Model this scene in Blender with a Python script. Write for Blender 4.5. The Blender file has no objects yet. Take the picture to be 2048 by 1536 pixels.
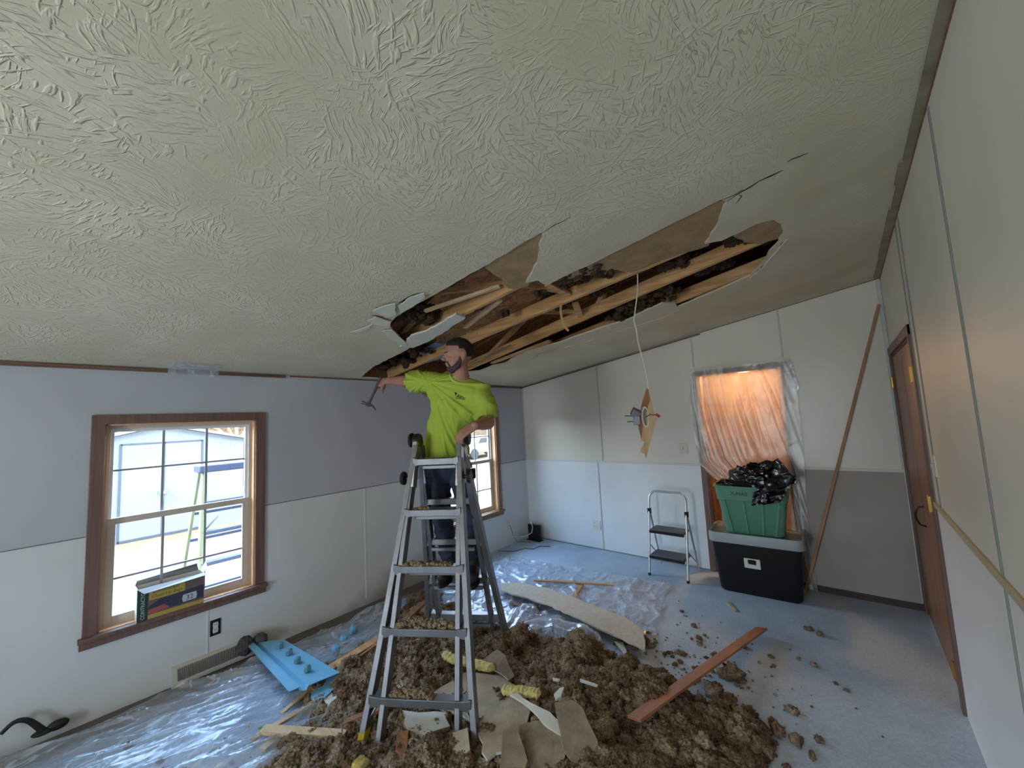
import bpy, bmesh, math, random
import numpy as np
from mathutils import Vector, Matrix, noise, Quaternion

# ------------------------------------------------------------------ camera
W, B, HL, HR, RAIL, FRONT = 4.152, 4.755, 2.26, 2.845, 1.141, -3.4
F_PX = 784.6
CAM = Vector((3.8154, 0.0, 1.7481))
def _rot(rx, ry, rz):
    return (Matrix.Rotation(rz, 3, 'Z') @ Matrix.Rotation(rx, 3, 'X') @ Matrix.Rotation(ry, 3, 'Y'))
RC = _rot(math.radians(5.26954), math.radians(2.97467), math.radians(40.18661))
cd = bpy.data.cameras.new('camera')
cam = bpy.data.objects.new('camera', cd)
bpy.context.scene.collection.objects.link(cam)
right, fwd, up = RC.col[0], RC.col[1], RC.col[2]
cam.matrix_world = Matrix(((right.x, up.x, -fwd.x, CAM.x), (right.y, up.y, -fwd.y, CAM.y), (right.z, up.z, -fwd.z, CAM.z), (0, 0, 0, 1)))
cd.sensor_width = 36.0
cd.lens = F_PX * 36.0 / 2048.0
cd.clip_start = 0.02
cd.clip_end = 300
scn = bpy.context.scene
scn.camera = cam
scn.view_settings.view_transform = 'Standard'
scn.view_settings.look = 'None'
scn.view_settings.gamma = 1.0
scn.view_settings.exposure = 1.75

scn.cycles.max_bounces = 8
scn.cycles.glossy_bounces = 3
scn.cycles.caustics_reflective = False
scn.cycles.caustics_refractive = False
scn.cycles.adaptive_threshold = .03

# ------------------------------------------------------------------ sky
wd = bpy.data.worlds.new('world'); scn.world = wd; wd.use_nodes = True
nt = wd.node_tree; nt.nodes.clear()
tc = nt.nodes.new('ShaderNodeTexCoord'); sx = nt.nodes.new('ShaderNodeSeparateXYZ')
nt.links.new(tc.outputs['Generated'], sx.inputs[0])
rp = nt.nodes.new('ShaderNodeValToRGB'); nt.links.new(sx.outputs['Z'], rp.inputs[0])
e = rp.color_ramp.elements
e[0].position = 0.0; e[0].color = (0.86, 0.92, 1.0, 1)
e[1].position = 0.6; e[1].color = (0.42, 0.63, 1.0, 1)
bg = nt.nodes.new('ShaderNodeBackground'); bg.inputs['Strength'].default_value = 6.0
ow = nt.nodes.new('ShaderNodeOutputWorld')
nt.links.new(rp.outputs[0], bg.inputs[0]); nt.links.new(bg.outputs[0], ow.inputs[0])

def lamp(name, typ, loc, target=None, energy=1.0, color=(1, 1, 1), **kw):
    l = bpy.data.lights.new(name, typ); l.energy = energy; l.color = color
    for k, v in kw.items(): setattr(l, k, v)
    o = bpy.data.objects.new(name, l); scn.collection.objects.link(o); o.location = loc
    if target is not None:
        o.rotation_euler = (Vector(target) - Vector(loc)).to_track_quat('-Z', 'Y').to_euler()
    return o
lamp('sun', 'SUN', (5, -8, 8), (5 - .14, -8 + .62, 8 - .60), 5.5, (1.0, .86, .68), angle=math.radians(1.5))
def portal(name, loc, target, sx_, sy_):
    o = lamp(name, 'AREA', loc, target, 1.0, shape='RECTANGLE', size=sx_, size_y=sy_)
    o.data.cycles.is_portal = True
for i, (y0, y1) in enumerate([(.245, 1.13), (3.19, 4.10), (-2.85, -1.93)]):
    portal('window_daylight', (-.16, (y0 + y1) / 2, 1.2), (2, (y0 + y1) / 2, 1.2), y1 - y0 + .1, 1.5)
portal('window_daylight', (2.7, FRONT - .12, 1.25), (2.7, 0, 1.25), 1.0, 1.6)
lamp('hall_lamp_light', 'POINT', (2.96, 5.12, 2.16), None, 15, (1.0, .50, .20), shadow_soft_size=.07)
lamp('rear_fill_area', 'AREA', (2.7, FRONT + .08, 1.25), (3.7, 2, 1.2), 10, (.86, .93, 1.0), shape='RECTANGLE', size=.7, size_y=1.4)  # added fill light just inside the rear window, brightens the interior
lamp('rear_fill_point', 'POINT', (2.3, -1.6, 2.25), None, 3.5, (1.0, .84, .62), shadow_soft_size=.12)  # added warm fill in the unseen part of the room, no lamp known there

# ------------------------------------------------------------------ helpers
COL = scn.collection
rnd = random.Random(7)
def ray(x, y): return RC @ Vector(((x - 1024) / F_PX, 1.0, -(y - 768) / F_PX))
def PX(v, x, y): d = ray(x, y); return CAM + d * ((v - CAM.x) / d.x)
def PY(v, x, y): d = ray(x, y); return CAM + d * ((v - CAM.y) / d.y)
def PZ(v, x, y): d = ray(x, y); return CAM + d * ((v - CAM.z) / d.z)
SL = (HR - HL) / W
def zc(x): return HL + SL * x
def PC(x, y, dz=0): d = ray(x, y); return CAM + d * ((HL + dz + SL * CAM.x - CAM.z) / (d.z - SL * d.x))
def PD(x, y, depth): return CAM + ray(x, y) * depth

def S(r, g, b):
    f = lambda c: ((c / 255 + .055) / 1.055) ** 2.4 if c > 10 else c / 255 / 12.92
    return (f(r), f(g), f(b), 1)

def mat(name, col, rough=.6, metal=0, var=.0, vs=4, bump=0, bs=60, stretch=(1, 1, 1), col2=None, spec=.4, detail=6, bd=.002):
    m = bpy.data.materials.new(name); m.use_nodes = True
    t = m.node_tree; b = t.nodes['Principled BSDF']
    c = col if len(col) == 4 else (*col, 1)
    b.inputs['Roughness'].default_value = rough; b.inputs['Metallic'].default_value = metal
    b.inputs['Specular IOR Level'].default_value = spec
    b.inputs['Base Color'].default_value = c
    if var or bump or col2:
        co = t.nodes.new('ShaderNodeTexCoord'); mp = t.nodes.new('ShaderNodeMapping')
        mp.inputs['Scale'].default_value = stretch
        t.links.new(co.outputs['Object'], mp.inputs[0])
    if var or col2:
        n = t.nodes.new('ShaderNodeTexNoise'); n.inputs['Scale'].default_value = vs; n.inputs['Detail'].default_value = detail
        n.inputs['Roughness'].default_value = .65
        t.links.new(mp.outputs[0], n.inputs['Vector'])
        mx = t.nodes.new('ShaderNodeValToRGB')
        c2 = col2 if col2 else tuple(x * (1 - var) for x in c[:3])
        mx.color_ramp.elements[0].color = (*c2[:3], 1); mx.color_ramp.elements[0].position = .35
        mx.color_ramp.elements[1].color = (*[min(1, x * (1 + var * .5)) for x in c[:3]], 1); mx.color_ramp.elements[1].position = .65
        t.links.new(n.outputs[0], mx.inputs[0]); t.links.new(mx.outputs[0], b.inputs['Base Color'])
    if bump:
        n2 = t.nodes.new('ShaderNodeTexNoise'); n2.inputs['Scale'].default_value = bs; n2.inputs['Detail'].default_value = 5
        t.links.new(mp.outputs[0], n2.inputs['Vector'])
        bp = t.nodes.new('ShaderNodeBump'); bp.inputs['Strength'].default_value = bump; bp.inputs['Distance'].default_value = bd
        t.links.new(n2.outputs[0], bp.inputs['Height']); t.links.new(bp.outputs[0], b.inputs['Normal'])
    return m

class MB:
    """collects shapes into one mesh"""
    def __init__(s): s.v = []; s.f = []; s.mi = []; s.cur = 0
    def add(s, vs, fs, mi=None):
        o = len(s.v); s.v += [tuple(v) for v in vs]
        s.f += [tuple(i + o for i in f) for f in fs]; s.mi += [s.cur if mi is None else mi] * len(fs); return s
    def box(s, c, size, M=None, taper=None):
        hx, hy, hz = size[0] / 2, size[1] / 2, size[2] / 2
        vs = []
        for z in (-1, 1):
            t = taper if (taper and z < 0) else 1
            for x, y in ((-1, -1), (1, -1), (1, 1), (-1, 1)): vs.append(Vector((x * hx * t, y * hy * t, z * hz)))
        if M is not None: vs = [M @ v for v in vs]
        c = Vector(c)
        return s.add([v + c for v in vs], [(0, 3, 2, 1), (4, 5, 6, 7), (0, 1, 5, 4), (1, 2, 6, 5), (2, 3, 7, 6), (3, 0, 4, 7)])
    def span(s, a, b):
        a, b = Vector(a), Vector(b); return s.box((a + b) / 2, [abs(q) for q in (b - a)])
    def beam(s, p0, p1, w, h, upv=(0, 0, 1), w2=None, h2=None):
        p0, p1 = Vector(p0), Vector(p1); d = (p1 - p0).normalized(); upv = Vector(upv)
        x = d.cross(upv).normalized(); y = x.cross(d).normalized()
        vs = []
        for p, ww, hh in ((p0, w, h), (p1, w2 or w, h2 or h)):
            for a, c in ((-1, -1), (1, -1), (1, 1), (-1, 1)): vs.append(p + x * a * ww / 2 + y * c * hh / 2)
        return s.add(vs, [(0, 3, 2, 1), (4, 5, 6, 7), (0, 1, 5, 4), (1, 2, 6, 5), (2, 3, 7, 6), (3, 0, 4, 7)])
    def tube(s, pts, r, n=10, caps=True):
        pts = [Vector(p) for p in pts]; rs = r if isinstance(r, (list, tuple)) else [r] * len(pts)
        vs = []; prev = None
        for i, p in enumerate(pts):
            d = (pts[min(i + 1, len(pts) - 1)] - pts[max(i - 1, 0)]).normalized()
            if prev is None:
                a = Vector((0, 0, 1)) if abs(d.z) < .9 else Vector((1, 0, 0)); x = d.cross(a).normalized()
            else: x = (prev - d * prev.dot(d)).normalized()
            prev = x; y = d.cross(x)
            for k in range(n):
                t = 2 * math.pi * k / n; vs.append(p + (x * math.cos(t) + y * math.sin(t)) * rs[i])
        fs = []
        for i in range(len(pts) - 1):
            for k in range(n): a = i * n + k; b = i * n + (k + 1) % n; fs.append((a, b, b + n, a + n))
        if caps: fs.append(tuple(range(n - 1, -1, -1))); fs.append(tuple(range(len(vs) - n, len(vs))))
        return s.add(vs, fs)
    def lathe(s, prof, c=(0, 0, 0), axis=(0, 0, 1), n=24):
        ax = Vector(axis).normalized(); a = Vector((0, 0, 1)) if abs(ax.z) < .9 else Vector((1, 0, 0))
        x = ax.cross(a).normalized(); y = ax.cross(x); c = Vector(c); vs = []
        for (r, z) in prof:
            for k in range(n):
                t = 2 * math.pi * k / n; vs.append(c + ax * z + (x * math.cos(t) + y * math.sin(t)) * max(r, 1e-4))
        fs = []
        for i in range(len(prof) - 1):
            for k in range(n): p = i * n + k; q = i * n + (k + 1) % n; fs.append((p, q, q + n, p + n))
        fs.append(tuple(range(n - 1, -1, -1))); fs.append(tuple(range(len(vs) - n, len(vs))))
        return s.add(vs, fs)
    def prism(s, poly, off):
        """poly: list of 3D points, off: extrusion vector"""
        n = len(poly); off = Vector(off); p = [Vector(q) for q in poly]
        bm = bmesh.new(); vs = [bm.verts.new(q) for q in p]
        ed = [bm.edges.new((vs[i], vs[(i + 1) % n])) for i in range(n)]
        bm.verts.index_update()
        r = bmesh.ops.triangle_fill(bm, edges=ed, use_beauty=True)
        tr = [tuple(v.index for v in f.verts) for f in bm.faces]; bm.free()
        fs = [t for t in tr] + [tuple(i + n for i in reversed(t)) for t in tr]
        fs += [(i, (i + 1) % n, (i + 1) % n + n, i + n) for i in range(n)]
        return s.add(p + [q + off for q in p], fs)
    def grid(s, fn, nu, nv):
        vs = [fn(i / nu, j / nv) for j in range(nv + 1) for i in range(nu + 1)]
        fs = [(j * (nu + 1) + i, j * (nu + 1) + i + 1, (j + 1) * (nu + 1) + i + 1, (j + 1) * (nu + 1) + i) for j in range(nv) for i in range(nu)]
        return s.add(vs, fs)
    def text(s, txt, origin, xdir, ydir, size, depth=.001, shear=0):
        cu = bpy.data.curves.new('t', 'FONT'); cu.body = txt; cu.size = size; cu.extrude = depth; cu.shear = shear
        ob = bpy.data.objects.new('t', cu); COL.objects.link(ob)
        me = bpy.data.meshes.new_from_object(ob.evaluated_get(bpy.context.evaluated_depsgraph_get()))
        x = Vector(xdir).normalized(); y = Vector(ydir).normalized(); z = x.cross(y); o = Vector(origin)
        s.add([o + x * v.co.x + y * v.co.y + z * v.co.z for v in me.vertices], [tuple(p.vertices) for p in me.polygons])
        bpy.data.objects.remove(ob); bpy.data.curves.remove(cu); bpy.data.meshes.remove(me); return s
    def build(s, name, m, parent=None, bevel=0, smooth=True, angle=35, subd=0, solid=0, recalc=True, origin=None):
        me = bpy.data.meshes.new(name); me.from_pydata(s.v, [], s.f)
        ms = m if isinstance(m, (list, tuple)) else [m]
        for q in ms: me.materials.append(q)
        me.polygons.foreach_set('material_index', s.mi)
        if recalc:
            bm = bmesh.new(); bm.from_mesh(me); bmesh.ops.recalc_face_normals(bm, faces=bm.faces); bm.to_mesh(me); bm.free()
        if smooth:
            me.polygons.foreach_set('use_smooth', [True] * len(me.polygons)); me.set_sharp_from_angle(angle=math.radians(angle))
        o = bpy.data.objects.new(name, me); COL.objects.link(o)
        if origin is not None and parent is None:
            me.transform(Matrix.Translation(-Vector(origin))); o.location = origin
        if parent:
            o.parent = parent; p = parent; off = Vector((0, 0, 0))
            while p: off += p.location; p = p.parent
            me.transform(Matrix.Translation(-off))
        if solid:
            q = o.modifiers.new('s', 'SOLIDIFY'); q.thickness = solid; q.offset = 0
        if bevel:
            q = o.modifiers.new('b', 'BEVEL'); q.width = bevel; q.segments = 2; q.limit_method = 'ANGLE'; q.harden_normals = False
        if subd:
            q = o.modifiers.new('u', 'SUBSURF'); q.levels = subd; q.render_levels = subd
        me.update()
        return o
def empty(name, loc):
    o = bpy.data.objects.new(name, None); COL.objects.link(o); o.location = loc; o.empty_display_size = .1; return o
def tag(o, label=None, cat=None, group=None, kind=None):
    if label: o['label'] = label
    if cat: o['category'] = cat
    if group: o['group'] = group
    if kind: o['kind'] = kind
    return o
def structure(o): o['kind'] = 'structure'; return o

def wood(name, c1, c2, rough=.55, scale=6, axis=0, bump=.15):
    m = bpy.data.materials.new(name); m.use_nodes = True; t = m.node_tree; b = t.nodes['Principled BSDF']
    co = t.nodes.new('ShaderNodeTexCoord'); mp = t.nodes.new('ShaderNodeMapping')
    sc = [scale * 2.2] * 3; sc[axis] = scale * .12; mp.inputs['Scale'].default_value = sc
    t.links.new(co.outputs['Object'], mp.inputs[0])
    n = t.nodes.new('ShaderNodeTexNoise'); n.inputs['Scale'].default_value = 3; n.inputs['Detail'].default_value = 8; n.inputs['Distortion'].default_value = .6
    t.links.new(mp.outputs[0], n.inputs['Vector'])
    r = t.nodes.new('ShaderNodeValToRGB'); r.color_ramp.elements[0].color = c1; r.color_ramp.elements[0].position = .35
    r.color_ramp.elements[1].color = c2; r.color_ramp.elements[1].position = .65
    t.links.new(n.outputs[0], r.inputs[0]); t.links.new(r.outputs[0], b.inputs['Base Color'])
    b.inputs['Roughness'].default_value = rough
    bp = t.nodes.new('ShaderNodeBump'); bp.inputs['Strength'].default_value = bump; bp.inputs['Distance'].default_value = .002
    t.links.new(n.outputs[0], bp.inputs['Height']); t.links.new(bp.outputs[0], b.inputs['Normal'])
    return m
# ------------------------------------------------------------------ materials
M = {}
M['oak_trim'] = wood('oak_trim', S(120, 84, 62), S(150, 108, 80), .4, 6, 2)
M['dark_trim'] = wood('dark_trim', S(92, 66, 54), S(120, 88, 72), .45, 6, 1)
M['door_wood'] = wood('door_wood', S(124, 82, 58), S(158, 112, 82), .4, 4, 2)
M['casing_wood'] = wood('casing_wood', S(100, 76, 68), S(120, 92, 82), .45, 6, 2)
M['jamb_oak'] = wood('jamb_oak', S(206, 160, 116), S(224, 182, 140), .45, 6, 2)
M['lumber'] = wood('lumber', S(176, 128, 80), S(212, 166, 112), .7, 5, 0, .3)
M['lumber_pale'] = wood('lumber_pale', S(190, 160, 118), S(214, 186, 146), .7, 6, 0, .3)
M['lumber_dark'] = wood('lumber_dark', S(112, 74, 48), S(150, 102, 66), .7, 6, 0, .3)
M['vinyl'] = mat('vinyl', S(196, 184, 172), .45)
M['vinyl_white'] = mat('vinyl_white', S(225, 226, 230), .4)
M['white_plastic'] = mat('white_plastic', S(214, 212, 198), .35)
M['black_plastic'] = mat('black_plastic', S(24, 24, 26), .35)
M['black_rubber'] = mat('black_rubber', S(30, 30, 32), .6)
M['brass'] = mat('brass', S(205, 165, 80), .28, 1)
M['aluminium'] = mat('aluminium', S(122, 123, 126), .45, .7, var=.18, vs=7, bump=.1, bs=40)
M['alu_bright'] = mat('alu_bright', S(205, 208, 214), .25, .9)
M['grey_metal'] = mat('grey_metal', S(120, 122, 126), .4, .8)

def two_tone(name, up_c, lo_c, bead=None, groove=None, zs=RAIL, upgroove=None, rough=.5):
    """painted panel wall: one colour above the chair rail, another below, optional vertical grooves (axis, pitch)"""
    m = bpy.data.materials.new(name); m.use_nodes = True; t = m.node_tree; b = t.nodes['Principled BSDF']
    L = t.links.new; N = t.nodes.new
    co = N('ShaderNodeTexCoord'); sp = N('ShaderNodeSeparateXYZ'); L(co.outputs['Object'], sp.inputs[0])
    gt = N('ShaderNodeMath'); gt.operation = 'GREATER_THAN'; gt.inputs[1].default_value = zs; L(sp.outputs['Z'], gt.inputs[0])
    mx = N('ShaderNodeMix'); mx.data_type = 'RGBA'; L(gt.outputs[0], mx.inputs[0]); mx.inputs[6].default_value = lo_c; mx.inputs[7].default_value = up_c
    no = N('ShaderNodeTexNoise'); no.inputs['Scale'].default_value = 1.3; no.inputs['Detail'].default_value = 8; L(co.outputs['Object'], no.inputs['Vector'])
    mr = N('ShaderNodeMapRange'); mr.inputs[1].default_value = .3; mr.inputs[2].default_value = .7; mr.inputs[3].default_value = .90; mr.inputs[4].default_value = 1.04
    L(no.outputs[0], mr.inputs[0])
    ml = N('ShaderNodeMix'); ml.data_type = 'RGBA'; ml.blend_type = 'MULTIPLY'; ml.inputs[0].default_value = 1
    L(mx.outputs[2], ml.inputs[6]); L(mr.outputs[0], ml.inputs[7]); base = ml.outputs[2]
    if name == 'wall_left_paint':      # brown insulation dust thrown against the wall behind the heap
        dn = N('ShaderNodeTexNoise'); dn.inputs['Scale'].default_value = 4; dn.inputs['Detail'].default_value = 7; L(co.outputs['Object'], dn.inputs['Vector'])
        yd = N('ShaderNodeMath'); yd.operation = 'SUBTRACT'; yd.inputs[1].default_value = 2.75; L(sp.outputs['Y'], yd.inputs[0])
        y2 = N('ShaderNodeMath'); y2.operation = 'POWER'; y2.inputs[1].default_value = 2; L(yd.outputs[0], y2.inputs[0])
        zz1 = N('ShaderNodeMath'); zz1.operation = 'MULTIPLY_ADD'; zz1.inputs[1].default_value = .42; L(y2.outputs[0], zz1.inputs[0]); L(sp.outputs['Z'], zz1.inputs[2])
        zn = N('ShaderNodeMath'); zn.operation = 'MULTIPLY_ADD'; zn.inputs[1].default_value = -.35; L(dn.outputs[0], zn.inputs[0]); L(zz1.outputs[0], zn.inputs[2])
        dr = N('ShaderNodeMapRange'); dr.inputs[1].default_value = -.05; dr.inputs[2].default_value = .22; dr.inputs[3].default_value = .75; dr.inputs[4].default_value = 0; L(zn.outputs[0], dr.inputs[0])
        dm = N('ShaderNodeMix'); dm.data_type = 'RGBA'; L(dr.outputs[0], dm.inputs[0]); L(base, dm.inputs[6]); dm.inputs[7].default_value = S(138, 120, 104); base = dm.outputs[2]
    L(base, b.inputs['Base Color'])
    b.inputs['Roughness'].default_value = rough
    n2 = N('ShaderNodeTexNoise'); n2.inputs['Scale'].default_value = 90; L(co.outputs['Object'], n2.inputs['Vector'])
    h = n2.outputs[0]
    def grooves(ax, pitch, width, on_low, hprev, off=0):
        a = N('ShaderNodeMath'); a.operation = 'ADD'; a.inputs[1].default_value = off; L(sp.outputs[ax], a.inputs[0])
        d = N('ShaderNodeMath'); d.operation = 'DIVIDE'; d.inputs[1].default_value = pitch; L(a.outputs[0], d.inputs[0])
        f = N('ShaderNodeMath'); f.operation = 'FRACT'; L(d.outputs[0], f.inputs[0])
        l = N('ShaderNodeMath'); l.operation = 'LESS_THAN'; l.inputs[1].default_value = width / pitch; L(f.outputs[0], l.inputs[0])
        if on_low:
            iv = N('ShaderNodeMath'); iv.operation = 'SUBTRACT'; iv.inputs[0].default_value = 1; L(gt.outputs[0], iv.inputs[1]); g = iv.outputs[0]
        else: g = gt.outputs[0]
        mu = N('ShaderNodeMath'); mu.operation = 'MULTIPLY'; L(l.outputs[0], mu.inputs[0]); L(g, mu.inputs[1])
        sc = N('ShaderNodeMath'); sc.operation = 'MULTIPLY'; sc.inputs[1].default_value = -3; L(mu.outputs[0], sc.inputs[0])
        ad = N('ShaderNodeMath'); ad.operation = 'ADD'; L(hprev, ad.inputs[0]); L(sc.outputs[0], ad.inputs[1])
        return ad.outputs[0]
    if bead: h = grooves(bead[0], bead[1], .0045, True, h)
    if upgroove: h = grooves(upgroove[0], upgroove[1], .004, False, h, upgroove[2])
    bp = N('ShaderNodeBump'); bp.inputs['Strength'].default_value = .35; bp.inputs['Distance'].default_value = .0012
    L(h, bp.inputs['Height']); L(bp.outputs[0], b.inputs['Normal'])
    return m
M['wall_left'] = two_tone('wall_left_paint', S(182, 184, 190), S(212, 214, 214), upgroove=('Y', .405, .214))
M['wall_back'] = two_tone('wall_back_paint', S(224, 219, 206), S(228, 232, 234), bead=('X', .0508), rough=.34)
M['wall_right'] = two_tone('wall_right_paint', S(228, 224, 210), S(230, 232, 232), bead=('Y', .0508))
M['wall_front'] = two_tone('wall_front_paint', S(200, 202, 198), S(215, 218, 218))

# stippled (stomp brush) ceiling: short strokes whose direction changes from cell to cell
def ceiling_mat():
    m = bpy.data.materials.new('textured_ceiling'); m.use_nodes = True; t = m.node_tree; b = t.nodes['Principled BSDF']
    L = t.links.new; N = t.nodes.new
    co = N('ShaderNodeTexCoord')
    hs = []
    wn = N('ShaderNodeTexNoise'); wn.inputs['Scale'].default_value = 3; L(co.outputs['Object'], wn.inputs['Vector'])
    wv = N('ShaderNodeMix'); wv.data_type = 'VECTOR'; wv.inputs[0].default_value = .16
    L(co.outputs['Object'], wv.inputs[4]); L(wn.outputs['Color'], wv.inputs[5])
    for sc, fr, off in ((7, 40, 0), (9, 52, 5.3)):
        ad = N('ShaderNodeVectorMath'); ad.inputs[1].default_value = (off, off * .7, 0); L(wv.outputs[1], ad.inputs[0])
        fl = N('ShaderNodeVectorMath'); fl.operation = 'MULTIPLY'; fl.inputs[1].default_value = (1, 1, 0); L(ad.outputs[0], fl.inputs[0])
        vo = N('ShaderNodeTexVoronoi'); vo.inputs['Scale'].default_value = sc; L(fl.outputs[0], vo.inputs['Vector'])
        an = N('ShaderNodeSeparateColor'); L(vo.outputs['Color'], an.inputs[0])
        am = N('ShaderNodeMath'); am.operation = 'MULTIPLY'; am.inputs[1].default_value = 6.283; L(an.outputs[0], am.inputs[0])
        vr = N('ShaderNodeVectorRotate'); vr.rotation_type = 'Z_AXIS'; L(fl.outputs[0], vr.inputs['Vector']); L(am.outputs[0], vr.inputs['Angle'])
        mp = N('ShaderNodeMapping'); mp.inputs['Scale'].default_value = (fr * .38, fr * 1.9, 1); L(vr.outputs[0], mp.inputs[0])
        no = N('ShaderNodeTexNoise'); no.inputs['Scale'].default_value = 1; no.inputs['Detail'].default_value = 2; L(mp.outputs[0], no.inputs['Vector'])
        r = N('ShaderNodeMapRange'); r.interpolation_type = 'SMOOTHSTEP'; r.inputs[1].default_value = .53; r.inputs[2].default_value = .66; L(no.outputs[0], r.inputs[0])
        hs.append(r.outputs[0])
    mxx = N('ShaderNodeMath'); mxx.operation = 'MAXIMUM'; L(hs[0], mxx.inputs[0]); L(hs[1], mxx.inputs[1])
    # patchiness
    pn = N('ShaderNodeTexNoise'); pn.inputs['Scale'].default_value = 2.2; pn.inputs['Detail'].default_value = 3; L(co.outputs['Object'], pn.inputs['Vector'])
    pr = N('ShaderNodeMapRange'); pr.inputs[1].default_value = .34; pr.inputs[2].default_value = .62; pr.inputs[3].default_value = .15; L(pn.outputs[0], pr.inputs[0])
    # fainter beyond the seam
    sp = N('ShaderNodeSeparateXYZ'); L(co.outputs['Object'], sp.inputs[0])
    yr = N('ShaderNodeMapRange'); yr.inputs[1].default_value = 1.4; yr.inputs[2].default_value = 2.3; yr.inputs[3].default_value = 1; yr.inputs[4].default_value = .22; L(sp.outputs['Y'], yr.inputs[0])
    m1 = N('ShaderNodeMath'); m1.operation = 'MULTIPLY'; L(mxx.outputs[0], m1.inputs[0]); L(pr.outputs[0], m1.inputs[1])
    m2 = N('ShaderNodeMath'); m2.operation = 'MULTIPLY'; L(m1.outputs[0], m2.inputs[0]); L(yr.outputs[0], m2.inputs[1])
    fn = N('ShaderNodeTexNoise'); fn.inputs['Scale'].default_value = 70; fn.inputs['Detail'].default_value = 4; L(co.outputs['Object'], fn.inputs['Vector'])
    f1 = N('ShaderNodeMath'); f1.operation = 'MULTIPLY_ADD'; f1.inputs[1].default_value = .22; L(fn.outputs[0], f1.inputs[0]); L(m2.outputs[0], f1.inputs[2])
    bp = N('ShaderNodeBump'); bp.inputs['Strength'].default_value = 1.0; bp.inputs['Distance'].default_value = .0029
    L(f1.outputs[0], bp.inputs['Height']); L(bp.outputs[0], b.inputs['Normal'])
    cr = N('ShaderNodeValToRGB'); cr.color_ramp.elements[0].color = S(200, 188, 162); cr.color_ramp.elements[0].position = .3
    cr.color_ramp.elements[1].color = S(216, 206, 182); cr.color_ramp.elements[1].position = .7
    L(pn.outputs[0], cr.inputs[0]); L(cr.outputs[0], b.inputs['Base Color'])
    b.inputs['Roughness'].default_value = .75; b.inputs['Specular IOR Level'].default_value = .25
    return m
M['ceiling'] = ceiling_mat()
M['plaster_white'] = mat('plaster_white', S(214, 210, 198), .8, bump=.4, bs=120)

def floor_mat():
    m = bpy.data.materials.new('dusty_subfloor'); m.use_nodes = True; t = m.node_tree; b = t.nodes['Principled BSDF']
    L = t.links.new; N = t.nodes.new; co = N('ShaderNodeTexCoord')
    n1 = N('ShaderNodeTexNoise'); n1.inputs['Scale'].default_value = 1.4; n1.inputs['Detail'].default_value = 9; n1.inputs['Roughness'].default_value = .7; L(co.outputs['Object'], n1.inputs['Vector'])
    r1 = N('ShaderNodeValToRGB'); r1.color_ramp.elements[0].position = .3; r1.color_ramp.elements[0].color = S(164, 180, 196)
    r1.color_ramp.elements[1].position = .68; r1.color_ramp.elements[1].color = S(196, 212, 228); L(n1.outputs[0], r1.inputs[0])
    n2 = N('ShaderNodeTexNoise'); n2.inputs['Scale'].default_value = 55; n2.inputs['Detail'].default_value = 6; n2.inputs['Roughness'].default_value = .8; L(co.outputs['Object'], n2.inputs['Vector'])
    r2 = N('ShaderNodeMapRange'); r2.inputs[1].default_value = .3; r2.inputs[2].default_value = .7; r2.inputs[3].default_value = .72; r2.inputs[4].default_value = 1.12; L(n2.outputs[0], r2.inputs[0])
    ml = N('ShaderNodeMix'); ml.data_type = 'RGBA'; ml.blend_type = 'MULTIPLY'; ml.inputs[0].default_value = 1
    L(r1.outputs[0], ml.inputs[6]); L(r2.outputs[0], ml.inputs[7])
    # bare brown strip along the window wall where the carpet edge was
    sp = N('ShaderNodeSeparateXYZ'); L(co.outputs['Object'], sp.inputs[0])
    n3 = N('ShaderNodeTexNoise'); n3.inputs['Scale'].default_value = 5; n3.inputs['Detail'].default_value = 5; L(co.outputs['Object'], n3.inputs['Vector'])
    a = N('ShaderNodeMath'); a.operation = 'MULTIPLY_ADD'; a.inputs[1].default_value = .18; L(n3.outputs[0], a.inputs[0]); L(sp.outputs['X'], a.inputs[2])
    rr = N('ShaderNodeMapRange'); rr.inputs[1].default_value = .26; rr.inputs[2].default_value = .34; L(a.outputs[0], rr.inputs[0])
    yy = N('ShaderNodeMapRange'); yy.inputs[1].default_value = 3.3; yy.inputs[2].default_value = 3.9; L(sp.outputs['Y'], yy.inputs[0])
    mm = N('ShaderNodeMath'); mm.operation = 'MAXIMUM'; L(rr.outputs[0], mm.inputs[0]); L(yy.outputs[0], mm.inputs[1])
    m3 = N('ShaderNodeMix'); m3.data_type = 'RGBA'; L(mm.outputs[0], m3.inputs[0]); m3.inputs[6].default_value = S(112, 104, 100); L(ml.outputs[2], m3.inputs[7])
    L(m3.outputs[2], b.inputs['Base Color']); b.inputs['Roughness'].default_value = .8; b.inputs['Specular IOR Level'].default_value = .25
    bp = N('ShaderNodeBump'); bp.inputs['Strength'].default_value = .5; bp.inputs['Distance'].default_value = .002; L(n2.outputs[0], bp.inputs['Height']); L(bp.outputs[0], b.inputs['Normal'])
    return m
M['floor'] = floor_mat()

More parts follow.
